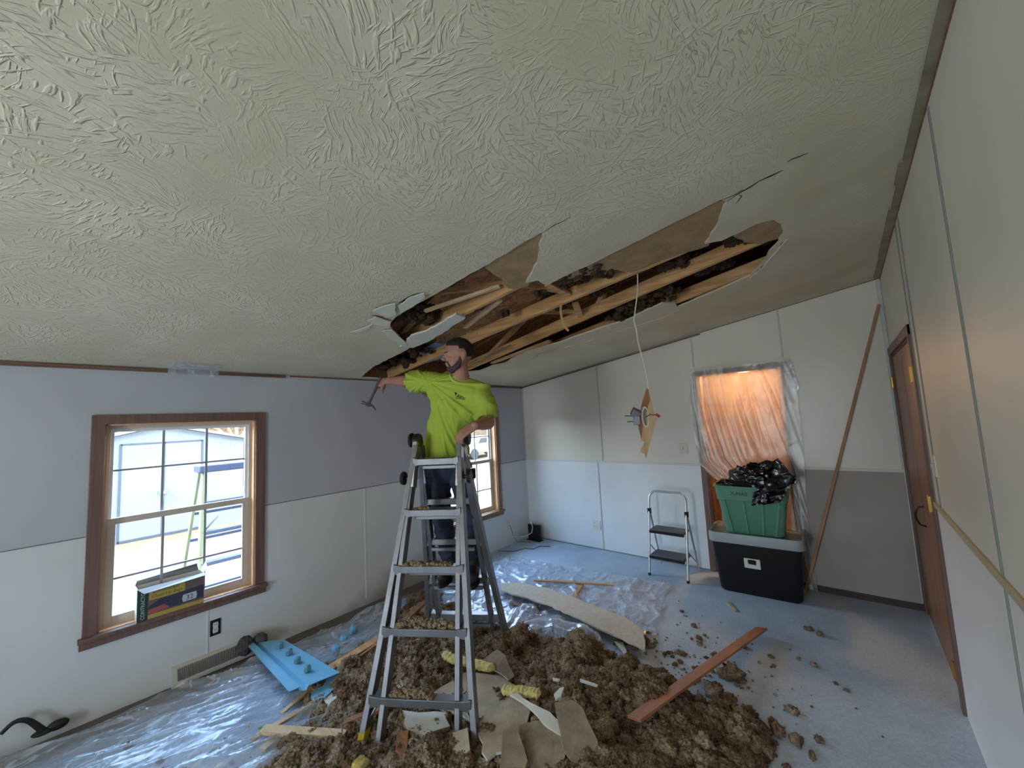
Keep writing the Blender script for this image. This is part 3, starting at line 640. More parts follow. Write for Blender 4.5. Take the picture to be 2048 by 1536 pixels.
# ------------------------------------------------------------------ articulated ladder in the middle of the room
LC, LYAW, LD, LH, LWF, LWT = Vector((1.616, 1.785, 0)), .564, .538, 1.618, .655, .300
LU = Vector((math.cos(LYAW), math.sin(LYAW), 0)); LV = Vector((math.sin(LYAW), -math.cos(LYAW), 0))
LL = math.hypot(LH, LD - .03)
def lad(side, front, s, dv=0, extra=0):
    t = s / LL
    w = LWF + (LWT - LWF) * min(1, t) ** .85
    p = LC + LU * (side * (w / 2 + extra)) + LV * front * (LD + (.03 - LD) * t) + Vector((0, 0, LH * t))
    nrm = (LV * front * LH + Vector((0, 0, LD - .03))).normalized()
    return p + nrm * dv
ld = empty('articulated_ladder', LC); tag(ld, 'aluminium folding ladder opened as an A-frame in the debris with the man on it', 'ladder')
M['yellow_foot'] = mat('yellow_foot', S(214, 180, 30), .5, var=.3, vs=20)
for fr in (1, -1):
    nrm = (LV * fr * LH + Vector((0, 0, LD - .03))).normalized()
    top = LL - (.02 if fr > 0 else .03)
    for sd in (-1, 1):
        # flared outer rail
        ss = [.10, .35, .65, .95, 1.18, 1.40, top]
        m_ = MB()
        for a, b in zip(ss[:-1], ss[1:]): m_.beam(lad(sd, fr, a - .004), lad(sd, fr, b + .004), .034, .072, nrm)
        m_.build('outer_rail', M['aluminium'], ld, bevel=.003)
        # straight inner rail, sliding inside
        ia = .03; win = -.085
        a0 = lad(sd, fr, ia, -.018, win); w_in = .155
        top_p = LC + LU * (sd * w_in) + (lad(0, fr, top) - LC); a0 = LC + LU * (sd * (w_in + .065)) + (lad(0, fr, ia) - LC)
        MB().beam(a0, top_p, .030, .064, nrm).build('inner_rail', M['aluminium'], ld, bevel=.003)
        MB().beam(lad(sd, fr, 0), lad(sd, fr, .11), .036, .070, nrm).build('foot', M['yellow_foot'], ld, bevel=.004)
        # diagonal strap between the bottom rung and the rail
        MB().beam(lad(sd, fr, .12), lad(sd, fr, .275) - LU * sd * .07, .006, .022, nrm).build('brace', M['grey_metal'], ld)
    for k in range(5):
        s = .245 + k * .331
        if fr < 0 and k == 4: continue
        a, b = lad(-1, fr, s), lad(1, fr, s); d = (b - a)
        m_ = MB()
        m_.beam(a + LV * fr * .006, b + LV * fr * .006, .062, .044, (0, 0, 1))
        for q, r in ((a, a + d * .12), (b, b - d * .12)): m_.beam(q + LV * fr * .006, r + LV * fr * .006, .072, .066, (0, 0, 1), .062, .044)
        m_.build('rung', M['aluminium'], ld, bevel=.004)
        # thin lower rung of the inner section, just behind
        off = -nrm * .045 - Vector((0, 0, .030))
        MB().beam(a + d * .13 + off, b - d * .13 + off, .028, .024, (0, 0, 1)).build('inner_rung', M['aluminium'], ld, bevel=.003)
# hinges with round dark discs at the top
for sd in (-1, 1):
    hc = LC + LU * sd * .165 + Vector((0, 0, LH - .02))
    MB().lathe([(.02, -.022), (.052, -.022), (.056, -.012), (.056, .012), (.052, .022), (.02, .022)], hc + Vector((0, 0, .035)), LU, 28).build('hinge', M['grey_metal'] if sd > 0 else M['black_plastic'], ld)
    MB().lathe([(.01, 0), (.048, 0), (.053, .010), (.048, .022), (.03, .026), (.01, .026)], hc + LU * sd * .03 + Vector((0, 0, .045)), LU * sd, 24).build('hinge_cap', M['black_plastic'], ld)
    m_ = MB()
    for fr in (1, -1): m_.beam(LC + LU * sd * .160 + (lad(0, fr, LL - .30) - LC), LC + LU * sd * .160 + (lad(0, fr, LL + .01) - LC), .034, .066, LV)
    m_.build('hinge_plate', M['alu_bright'], ld, bevel=.004)
    kp = LC + LU * sd * .195 + (lad(0, 1, 1.46) - LC)
    MB().lathe([(.012, 0), (.012, .02), (.042, .022), (.046, .032), (.042, .046), (.018, .052)], kp, LU * sd, 24).build('lock_knob', M['black_plastic'], ld)
    if sd > 0: MB().box(kp + LU * .03 - LV * .06 + Vector((0, 0, .01)), (.05, .05, .07)).build('lock_block', M['black_plastic'], ld, bevel=.006)
MB().beam(lad(0, 1, 1.569) + LU * .03, lad(0, 1, 1.569) + LU * .055, .066, .044, (0, 0, 1)).build('rung_clip', M['black_rubber'], ld, bevel=.004)

# ------------------------------------------------------------------ debris materials
def insul_mat():
    m = bpy.data.materials.new('blown_insulation'); m.use_nodes = True; t = m.node_tree; b = t.nodes['Principled BSDF']; L = t.links.new; N = t.nodes.new
    co = N('ShaderNodeTexCoord')
    n1 = N('ShaderNodeTexNoise'); n1.inputs['Scale'].default_value = 7; n1.inputs['Detail'].default_value = 6; L(co.outputs['Object'], n1.inputs['Vector'])
    r = N('ShaderNodeValToRGB'); r.color_ramp.elements[0].position = .32; r.color_ramp.elements[0].color = S(104, 80, 62)
    r.color_ramp.elements[1].position = .68; r.color_ramp.elements[1].color = S(172, 153, 128); L(n1.outputs[0], r.inputs[0])
    n2 = N('ShaderNodeTexNoise'); n2.inputs['Scale'].default_value = 95; n2.inputs['Detail'].default_value = 4; L(co.outputs['Object'], n2.inputs['Vector'])
    mr = N('ShaderNodeMapRange'); mr.inputs[1].default_value = .35; mr.inputs[2].default_value = .65; mr.inputs[3].default_value = .6; mr.inputs[4].default_value = 1.25; L(n2.outputs[0], mr.inputs[0])
    ml = N('ShaderNodeMix'); ml.data_type = 'RGBA'; ml.blend_type = 'MULTIPLY'; ml.inputs[0].default_value = 1; L(r.outputs[0], ml.inputs[6]); L(mr.outputs[0], ml.inputs[7])
    L(ml.outputs[2], b.inputs['Base Color']); b.inputs['Roughness'].default_value = 1; b.inputs['Specular IOR Level'].default_value = .05
    bp = N('ShaderNodeBump'); bp.inputs['Strength'].default_value = 1; bp.inputs['Distance'].default_value = .009; L(n2.outputs[0], bp.inputs['Height']); L(bp.outputs[0], b.inputs['Normal'])
    return m
M['insulation'] = insul_mat()
M['fibre_face'] = mat('fibre_face', S(150, 134, 112), .9, var=.25, vs=14, bump=.7, bs=110, bd=.003)
M['fibre_light'] = mat('fibre_light', S(186, 170, 148), .9, var=.18, vs=10, bump=.6, bs=90, bd=.003)
M['slab_pale'] = mat('slab_pale', S(206, 196, 178), .85, var=.14, vs=30, bump=.8, bs=45, bd=.004)
M['gypsum_edge'] = mat('gypsum_edge', S(214, 212, 202), .85, bump=.5, bs=70, bd=.003)
M['yellow_foam'] = mat('yellow_foam', S(216, 200, 128), .95, var=.22, vs=40, bump=.9, bs=60, bd=.006)
M['blue_foam'] = mat('blue_foam', S(120, 182, 214), .5, var=.08, vs=5)
M['blue_foam_dark'] = mat('blue_foam_dark', S(92, 140, 158), .6)

def template(seed, sub=3, amp=.45):
    bm = bmesh.new(); bmesh.ops.create_icosphere(bm, subdivisions=sub, radius=1)
    o = Vector((seed * 7.1, seed * 3.3, seed)); V = []
    for v in bm.verts:
        p = v.co; n = noise.noise(p * 1.2 + o) * .6 + noise.noise(p * 2.9 + o) * .6 - abs(noise.noise(p * 4.6 + o)) * .9 + .18 + noise.noise(p * 9 + o) * .42 + (abs(noise.noise(p * 15 + o)) - .25) * .5
        V.append(p * (1 + amp * n * 1.6))
    bm.verts.index_update(); A = np.array([tuple(v) for v in V], dtype=np.float32); Fc = np.array([[v.index for v in f.verts] for f in bm.faces], dtype=np.int32); bm.free()
    return A, Fc
TX = [template(i, 4) for i in range(6)]; TH = [template(i + 50, 3) for i in range(7)]; TL = [template(i + 20, 2) for i in range(7)]
def clump_mesh(name, items, m, parent=None, extra=None):
    """items: list of (center, radius, hi?)"""
    vs, fs, off = [], [], 0; r = np.random.RandomState(11)
    if extra is not None:
        vs.append(extra[0]); fs.append(extra[1]); off = len(extra[0])
    for (c, rad, hi) in items:
        A, Fc = (TX if rad > .021 else TH if (hi or rad > .010) else TL)[r.randint(6)]
        q = r.normal(size=4); q /= np.linalg.norm(q); Rm = np.array(Quaternion(q).to_matrix())
        sc = rad * np.array([1, r.uniform(.7, 1.1), r.uniform(.55, .9)])
        P = (A @ Rm.T) * sc + np.array(c); vs.append(P); fs.append(Fc + off); off += len(P)
    V = np.concatenate(vs).astype(np.float32); Fa = np.concatenate(fs).astype(np.int32)
    me = bpy.data.meshes.new(name); me.vertices.add(len(V)); me.vertices.foreach_set('co', V.ravel())
    me.loops.add(Fa.size); me.loops.foreach_set('vertex_index', Fa.ravel()); me.polygons.add(len(Fa))
    me.polygons.foreach_set('loop_start', np.arange(0, Fa.size, 3, dtype=np.int32)); me.polygons.foreach_set('use_smooth', np.ones(len(Fa), dtype=bool))
    me.materials.append(m); me.update(calc_edges=True); me.validate()
    o = bpy.data.objects.new(name, me); COL.objects.link(o)
    if parent: o.parent = parent
    return o

# ------------------------------------------------------------------ heap of insulation
MOUNDS = [(1.15, 1.55, .55, .10), (1.75, 1.75, .60, .11), (2.35, 2.05, .50, .13), (2.65, 2.35, .42, .13), (2.1, 1.35, .45, .11), (2.75, 1.75, .45, .13), (1.55, 1.05, .40, .08),
          (1.25, 2.15, .45, .10), (2.2, 2.45, .33, .13), (.75, 2.25, .35, .09), (3.0, 2.2, .32, .07), (2.9, 1.35, .4, .10), (2.45, .95, .4, .09), (1.7, 2.35, .35, .09), (.45, 2.45, .25, .07), (3.16, 2.45, .26, .07), (3.22, 1.95, .26, .07)]
def hraw(x, y):
    h = 0
    for mx_, my_, s_, a in MOUNDS:
        d2 = ((x - mx_) ** 2 + (y - my_) ** 2) / (s_ * s_)
        if d2 < 1: h = max(h, a * (1 - d2) ** 1.2) + .15 * min(h, a * (1 - d2) ** 1.2)
    return h
def hp_(x, y):
    h = hraw(x, y)
    # clear patches where slabs lie or the plastic shows
    n = noise.noise((x * 3, y * 3, 4))
    n2 = abs(noise.noise((x * 7, y * 7, 9)))
    return max(0, h * (1 + .5 * n) + .05 * (n2 - .25) * min(1, h * 20) - .010)
step = .0125; X0, X1, Y0, Y1 = .15, 3.45, .55, 3.0
nx, ny = int((X1 - X0) / step), int((Y1 - Y0) / step)
hv = np.zeros((ny + 1, nx + 1, 3), dtype=np.float32)
for j in range(ny + 1):
    for i in range(nx + 1):
        x, y = X0 + i * step, Y0 + j * step; h = hp_(x, y)
        if h > .004:
            n = noise.noise((x * 9, y * 9, 0)) * .5 + abs(noise.noise((x * 22, y * 22, 3))) * .8 + noise.noise((x * 50, y * 50, 9)) * .35
            z = h * (1 + .15 * n) + .022 * n
        else: z = -.02
        hv[j, i] = (x, y, z)
idx = np.arange((nx + 1) * (ny + 1)).reshape(ny + 1, nx + 1)
q = np.stack([idx[:-1, :-1], idx[:-1, 1:], idx[1:, 1:], idx[1:, :-1]], -1).reshape(-1, 4)
zq = hv.reshape(-1, 3)[q][:, :, 2].max(1); q = q[zq > .0]
tri = np.concatenate([q[:, [0, 1, 2]], q[:, [0, 2, 3]]])
rp_ = random.Random(5); items = []
while len(items) < 6200:
    x, y = rp_.uniform(X0, X1), rp_.uniform(Y0, Y1); h = hp_(x, y)
    if h < .004 or rp_.random() > .25 + h * 7: continue
    big = rp_.random() < .20
    r = rp_.uniform(.022, .046) if big else rp_.uniform(.007, .020)
    items.append(((x, y, h + r * .25), r, big))
tag(clump_mesh('insulation_heap', items, M['insulation'], extra=(hv.reshape(-1, 3), tri)), 'heap of brown crumbled blown-in insulation spread around the folding ladder', 'insulation', kind='stuff')
# loose crumbs fanning out over the floor: tiny ones are one object
crumbs = []
for k in range(620):
    a = rp_.gauss(0, 1); c = rp_.choice([(3.0, 2.6, .35), (3.2, 1.9, .35), (.9, 1.6, .35), (.9, 2.6, .3), (1.1, .7, .35), (2.6, 2.9, .3), (3.3, 1.3, .3), (2.9, 3.0, .3)])
    x, y = c[0] + rp_.gauss(0, c[2]), c[1] + rp_.gauss(0, c[2])
    if x < .1 or x > 4.0: continue
    r = rp_.uniform(.003, .009) if k % 4 else rp_.uniform(.008, .022); crumbs.append(((x, y, max(hp_(x, y), 0) + r * .35), r, k % 4 == 0))
tag(clump_mesh('insulation_crumbs', crumbs, M['insulation']), 'fine crumbs of insulation scattered on the grey floor around the heap', 'insulation', kind='stuff')

def clump(x, y, r, label, z=None, group='loose insulation clumps on the floor', yaw=None):
    A, Fc = template(rnd.randint(40, 400), 3, .5)
    me = bpy.data.meshes.new('insulation_clump'); sc = (r, r * rnd.uniform(.6, .9), r * rnd.uniform(.65, .95))
    me.from_pydata([(v[0] * sc[0], v[1] * sc[1], v[2] * sc[2]) for v in A.tolist()], [], Fc.tolist()); me.materials.append(M['insulation'])
    me.polygons.foreach_set('use_smooth', [True] * len(me.polygons))
    o = bpy.data.objects.new('insulation_clump', me); COL.objects.link(o); o.location = (x, y, (r * .30 if z is None else z)); o.rotation_euler.z = rnd.uniform(0, 6)
    return tag(o, label, 'insulation clump', group)
CL = [(1258, 1252, .030, 'small insulation clump nearest the torn end of the plaster slab'), (1262, 1263, .026, 'small insulation clump just below the topmost one beside the slab'),
      (1297, 1268, .024, 'insulation crumb between the slab and the brown board, upper one'), (1290, 1279, .034, 'insulation clump close above the upper half of the brown board'),
      (1238, 1287, .034, 'reddish insulation clump beside the torn end of the plaster slab'), (1270, 1296, .024, 'thin insulation crumb midway between slab and brown board'),
      (1300, 1292, .036, 'dark insulation clump touching the upper edge of the brown board'), (1258, 1315, .036, 'insulation clump above the heap near the middle of the brown board'),
      (1270, 1322, .030, 'insulation clump against the brown board above the heap edge'), (1388, 1251, .024, 'leftmost pinch of insulation near the black tote on bare floor'),
      (1462, 1352, .075, 'long furry insulation clump lying alone below the raised end of the brown board'), (1475, 1368, .020, 'tiny insulation crumb under the long furry clump'),
      (1542, 1312, .018, 'lone small crumb on bare floor right of the brown board'), (1585, 1420, .030, 'single insulation clump out on the bare floor right of the heap'),
      (1545, 1443, .026, 'pale insulation clump at the far edge of the scatter'), (1500, 1448, .045, 'pale yellowish insulation clump at the right rim of the heap'),
      (1555, 1462, .040, 'insulation clump in the right tail of the scatter'), (1595, 1482, .035, 'flat insulation clump in the lower right tail of the scatter'),
      (1638, 1478, .022, 'small insulation clump near the closet door side of the scatter'), (1625, 1512, .022, 'lowest insulation crumb at the right of the scatter'),
      (1520, 1500, .05, 'dusty insulation clump below the pale yellowish one'), (1430, 1385, .060, 'upstanding insulation clump right of the brown board middle'),
      (1455, 1398, .040, 'reddish brown insulation clump right of the upstanding clump'), (1405, 1408, .050, 'insulation clump below the middle of the brown board'),
      (1618, 1258, .028, 'rust brown insulation shreds near the leaning stick'), (1640, 1268, .024, 'flat rust brown insulation shreds, right of the stick foot')]
for a, b, r, l in CL:
    p = PZ(.01, a, b); clump(p.x, p.y, r, l)

# ------------------------------------------------------------------ slabs of torn ceiling board
def slab(name, pts, th, m, label, cat='plaster slab', group=None, edge=None, jag=.012, seed=1):
    """pts: 3D outline of the top face"""
    r = random.Random(seed); P = []
    pts = [Vector(p) for p in pts]; nrm = Vector((0, 0, 0))
    for i in range(len(pts)): nrm += pts[i].cross(pts[(i + 1) % len(pts)])
    nrm.normalize()
    if nrm.z < 0: nrm = -nrm
    for i, p in enumerate(pts):
        q = pts[(i + 1) % len(pts)]; P.append(p); n = int((q - p).length / .05)
        for k in range(1, n): P.append(p.lerp(q, k / n) + Vector((r.uniform(-jag, jag), r.uniform(-jag, jag), 0)))
    c = sum(pts, Vector()) / len(pts)
    mb = MB(); mb.prism(P, -nrm * th)
    if edge:
        ntop = None; mb.mi = [0] * len(mb.f)
        npoly = len(P)
        for i in range(len(mb.f)):
            if len(mb.f[i]) == 4: mb.mi[i] = 1
    o = mb.build(name, [m, edge] if edge else m, None, origin=(c.x, c.y, c.z - th), smooth=False)
    return tag(o, label, cat, group)
def F(pts, z): return [PZ(z if not isinstance(z, (list, tuple)) else z[i], a, b) for i, (a, b) in enumerate(pts)]
slab('plaster_slab', F([(1000, 1166), (1040, 1165), (1090, 1175), (1150, 1195), (1215, 1222), (1262, 1241), (1283, 1258), (1290, 1280), (1289, 1300), (1230, 1271), (1165, 1240), (1095, 1208), (1035, 1190), (1003, 1181)], .072), .013, M['slab_pale'],
     'long pale textured ceiling slab lying on the plastic behind the heap', edge=M['gypsum_edge'], seed=2)
slab('plaster_slab', F([(1110, 1405), (1145, 1400), (1165, 1415), (1195, 1480), (1205, 1536), (1150, 1536), (1128, 1500), (1118, 1450)], [.26, .26, .25, .18, .12, .12, .16, .22]), .016, M['fibre_face'],
     'thick brown fibre slab leaning upright in the front of the heap', edge=M['fibre_face'], seed=3)
slab('plaster_slab', F([(1020, 1388), (1035, 1385), (1128, 1445), (1125, 1475), (1075, 1430)], [.20, .20, .17, .15, .17]), .016, M['gypsum_edge'],
     'narrow white plaster strip tilted across the heap below the yellow foam', edge=M['gypsum_edge'], seed=4)
slab('plaster_slab', F([(880, 1375), (930, 1345), (1000, 1350), (1040, 1375), (1060, 1420), (1045, 1480), (975, 1520), (940, 1440), (850, 1400)], [.12, .13, .13, .13, .13, .12, .12, .12, .12]), .013, M['fibre_light'],
     'broad dusty brown board lying in the heap behind the right ladder legs', edge=M['gypsum_edge'], seed=5)
slab('plaster_slab', F([(955, 1325), (995, 1298), (1010, 1310), (1028, 1350), (1015, 1358), (990, 1340)], [.16, .19, .19, .14, .14, .15]), .013, M['fibre_face'],
     'small brown peaked board fragment behind the upper yellow foam', edge=M['gypsum_edge'], seed=6)
slab('plaster_slab', F([(805, 1420), (890, 1425), (900, 1452), (850, 1470), (815, 1460)], [.12] * 5), .02, M['gypsum_edge'],
     'crumbling white plaster chunk between the front ladder legs', edge=M['fibre_face'], seed=7)
slab('plaster_slab', F([(1040, 1450), (1095, 1440), (1130, 1480), (1125, 1536), (1060, 1536)], [.13, .15, .15, .10, .10]), .016, M['fibre_face'],
     'brown board corner under the white plaster strip at the bottom of the heap', edge=M['fibre_face'], seed=8)
slab('plaster_slab', F([(1005, 1460), (1035, 1455), (1055, 1520), (1050, 1536), (1000, 1536)], [.15, .16, .13, .12, .12]), .02, M['fibre_face'],
     'short brown slab standing right of the front ladder legs', edge=M['fibre_face'], seed=9)
slab('plaster_slab', F([(905, 1465), (935, 1455), (940, 1500), (920, 1515), (900, 1495)], [.13, .15, .13, .11, .11]), .012, M['fibre_light'],
     'curled brown paper flap between the two right ladder rails', 'plaster slab', edge=M['fibre_face'], seed=10)
slab('plaster_slab', F([(640, 1390), (672, 1384), (700, 1400), (690, 1425), (655, 1412)], [.05] * 5), .012, M['gypsum_edge'], 'white triangular board scrap left of the ladder near the blue pieces', edge=M['fibre_face'], seed=12)
slab('plaster_slab', F([(810, 1470), (890, 1505), (895, 1520), (840, 1500), (805, 1480)], [.10] * 5), .012, M['gypsum_edge'], 'torn white paper strip slanting between the front ladder legs', edge=M['fibre_face'], seed=13)
slab('plaster_slab', F([(1135, 1535), (1170, 1528), (1190, 1536), (1160, 1560)], [.10] * 4), .02, M['fibre_face'], 'brown board chunk cut off by the bottom of the photo below the leaning slab', edge=M['fibre_face'], seed=14)
# small white splinters
slab('paper_scrap', F([(1160, 1357), (1196, 1369), (1194, 1373), (1160, 1362)], .17), .006, M['gypsum_edge'], 'thin white splinter on the heap above the leaning slab', 'scrap', 'pale splinters', jag=.002)
slab('paper_scrap', F([(1105, 1355), (1122, 1358), (1121, 1363), (1106, 1361)], .15), .006, M['gypsum_edge'], 'short pale splinter on the heap left of the longer one', 'scrap', 'pale splinters', jag=.002)
slab('paper_scrap', F([(1452, 1203), (1458, 1202), (1474, 1221), (1470, 1222)], .012), .008, M['fibre_light'], 'curled pale splinter on the bare floor in front of the black tote', 'scrap', 'pale splinters', jag=.002)
slab('paper_scrap', F([(1228, 1282), (1246, 1285), (1258, 1313), (1252, 1313)], .03), .004, M['gypsum_edge'], 'white paper strip sticking out of the heap under the slab end', 'scrap', 'pale splinters', jag=.002)
slab('paper_scrap', F([(1108, 1388), (1120, 1375), (1128, 1374), (1122, 1392), (1112, 1398)], .20), .01, M['gypsum_edge'], 'pale bluish plaster flake above the leaning brown slab', 'scrap', 'pale splinters', jag=.004)
# yellow foam strips
def foam(pts, zs, label, seed):
    P = F(pts, zs); a, b = P[0], P[-1]; mb = MB(); r = random.Random(seed); rings = []; n = 22
    path = []
    for i in range(len(P) - 1):
        for k in range(n): path.append(P[i].lerp(P[i + 1], k / n))
    path.append(P[-1])
    d_ = (P[-1] - P[0]).normalized(); s_ = Vector((-d_.y, d_.x, 0)); w0 = .026
    def ff(u, v):
        i = min(len(path) - 2, int(u * (len(path) - 1))); c = path[i].lerp(path[i + 1], u * (len(path) - 1) - i); a = 2 * math.pi * v; ca, sa = math.cos(a), math.sin(a)
        e_ = min(1, u * 14, (1 - u) * 14) ** .5; k = w0 * e_; nn = noise.noise((u * 22, math.cos(a) * 1.5, math.sin(a) * 1.5 + seed)) * .35 + 1
        return c + s_ * (abs(ca) ** .5 * (1 if ca > 0 else -1)) * k * 1.25 * nn + Vector((0, 0, (abs(sa) ** .6 * (1 if sa > 0 else -1)) * k * .62 * nn))
    mb.grid(ff, 70, 20)
    o = mb.build('foam_strip', M['yellow_foam'], None, origin=a, angle=80); tag(o, label, 'foam strip', 'strips of yellow foam in the heap'); return o
foam([(886, 1306), (905, 1318), (945, 1326), (990, 1338)], [.16, .165, .165, .16], 'yellow foam strip on the broad board, the upper one behind the ladder rails', 1)
foam([(1003, 1378), (1040, 1382), (1082, 1388)], [.175, .185, .18], 'yellow foam strip on the heap right of the ladder above the white plaster', 2)
foam([(712, 1524), (728, 1532)], [.10, .10], 'lump of yellow foam at the bottom edge by the left ladder foot', 3)

# ------------------------------------------------------------------ boards and laths
def board(name, p0, p1, w, h, m, label, cat, group=None, upv=(0, 0, 1), roll=0, w2=None):
    p0, p1 = Vector(p0), Vector(p1); d = (p1 - p0).normalized()
    u_ = Matrix.Rotation(roll, 3, d) @ Vector(upv)
    o = MB().beam(p0, p1, w, h, u_, w2).build(name, m, None, bevel=.0015, origin=(p0 + p1) / 2)
    return tag(o, label, cat, group)
M['brown_board'] = wood('brown_board', S(150, 92, 58), S(172, 112, 74), .45, 3, 1)
board('trim_board', PZ(.155, 1268, 1438), PZ(.03, 1524, 1262) + Vector((0, 0, .02)), .085, .014, M['brown_board'], 'long reddish brown trim board resting on the heap and the bare floor', 'board', roll=-.25)
WL = 'wood strips fallen on the plastic'
board('wood_strip', PZ(.045, 1068, 1160), PZ(.045, 1226, 1170), .035, .012, M['lumber'], 'thin wood strip lying crosswise on the plastic in front of the step stool', 'wood strip', WL)
board('wood_strip', PZ(.03, 1163, 1168), PZ(.03, 1140, 1205), .045, .014, M['lumber'], 'short wood strip under the crosswise one, forming a T', 'wood strip', WL)
board('wood_strip', PZ(.02, 1018, 1207), PZ(.02, 1078, 1218), .04, .012, M['lumber_dark'], 'dark wood strip under the near edge of the long pale slab', 'wood strip', WL)
board('wood_strip', PZ(.06, 525, 1459), PZ(.06, 690, 1470), .055, .022, M['lumber_pale'], 'pale wood strip lying level left of the front ladder foot', 'wood strip', WL)
board('wood_strip', PZ(.03, 502, 1480), PZ(.03, 650, 1392), .038, .016, M['lumber_pale'], 'pale wood strip running away under the level one, left piece', 'wood strip', WL)
board('wood_strip', PZ(.025, 524, 1500), PZ(.025, 565, 1464), .045, .016, M['lumber_pale'], 'pale wood strip end poking out below the level one', 'wood strip', WL)
board('wood_strip', PZ(.03, 562, 1428), PZ(.04, 628, 1372), .03, .014, M['lumber_pale'], 'narrow grey wood strip just below the blue vent tray', 'wood strip', WL)
board('wood_beam', PZ(.05, 602, 1378), PZ(.09, 790, 1262), .075, .05, M['lumber'], 'broken rafter end running from the blue vent tray to behind the ladder', 'beam')
board('wood_beam', PZ(.10, 790, 1262), PZ(.13, 846, 1208), .06, .035, M['lumber_dark'], 'dusty dark beam end sticking up behind the front ladder rungs', 'beam')
board('wood_strip', PZ(.09, 676, 1344), PZ(.10, 760, 1283), .012, .006, M['lumber'], 'thin splinter lying along the broken rafter', 'wood strip', WL)
board('wood_strip', PZ(.07, 690, 1446), PZ(.10, 790, 1408), .04, .025, M['lumber_dark'], 'dark wood strip through the left front ladder legs', 'wood strip', WL)
board('wood_strip', PZ(.12, 806, 1464), PZ(.05, 800, 1536), .060, .02, M['lumber_dark'], 'short brown wood strip standing on end between the front ladder legs', 'wood strip', WL)
board('wood_strip', PZ(.08, 815, 1474), PZ(.10, 880, 1485), .03, .02, M['lumber_dark'], 'brown wood strip lying flat between the front ladder legs', 'wood strip', WL)

# ------------------------------------------------------------------ blue foam rafter vent tray and fragments
vt = empty('rafter_vent_tray', PZ(.09, 590, 1330)); tag(vt, 'light blue foam rafter vent tray with knobs, lying left of the ladder', 'vent tray')
a, b, c_, d_ = PZ(.13, 490, 1285), PZ(.13, 578, 1383), PZ(.11, 680, 1342), PZ(.12, 567, 1276)
e1 = a.lerp(d_, .30); e2 = b.lerp(c_, .28)
dn = Vector((0, 0, -.035))
mb = MB(); rows = 10
prof = [(0, 0), (.20, 0), (.24, -.032), (.32, -.032), (.36, -.01), (1, -.01)]
for th in (0, -.004):
    for k in range(rows + 1):
        t = k / rows; p, q = a.lerp(b, t), d_.lerp(c_, t)
        if th == 0: pass
        for s_, dz in prof: mb.v.append(tuple(p.lerp(q, s_) + Vector((0, 0, dz + th))))
n_ = len(prof)
for lay in (0, 1):
    o_ = lay * (rows + 1) * n_
    for k in range(rows):
        for i in range(n_ - 1):
            f_ = (o_ + k * n_ + i, o_ + k * n_ + i + 1, o_ + (k + 1) * n_ + i + 1, o_ + (k + 1) * n_ + i); mb.f.append(f_); mb.mi.append(0)
mb.build('tray', M['blue_foam'], vt, smooth=False, recalc=False)
for (x, y) in ((560, 1289), (578, 1302), (595, 1318), (615, 1335)):
    p = PZ(.135, x, y); MB().lathe([(.024, -.02), (.022, .008), (.012, .016)], p, (0, 0, 1), 6).build('knob', M['blue_foam_dark'], vt, smooth=False)
for (x, y, l) in ((672, 1298, 'blue foam knob cup nearest the vent tray, beside the broken rafter'), (688, 1277, 'blue foam knob cup, middle one of three beyond the broken rafter'), (707, 1258, 'blue foam knob cup farthest along the broken rafter')):
    p = PZ(.05, x, y); o = MB().lathe([(.030, -.03), (.034, .0), (.026, .022), (.01, .028)], p, (.2, .1, 1), 8).build('foam_cup', M['blue_foam'], None, origin=p); tag(o, l, 'foam cup', 'blue foam cups by the rafter')
pp = F([(622, 1390), (628, 1380), (645, 1372), (668, 1338), (686, 1342), (665, 1380), (650, 1394), (628, 1398)], [.06] * 8)
slab('foam_fragment', pp, .03, M['blue_foam'], 'light blue foam fragment right below the vent tray', 'foam fragment', jag=.003)
slab('foam_fragment', F([(790, 1200), (812, 1196), (815, 1212), (792, 1214)], .06), .03, M['blue_foam'], 'blue foam fragment seen between the rear ladder rails', 'foam fragment', jag=.003)
slab('foam_fragment', F([(835, 1490), (866, 1484), (876, 1500), (850, 1512)], .09), .02, M['blue_foam'], 'pale blue foam fragment between the front ladder legs', 'foam fragment', jag=.003)

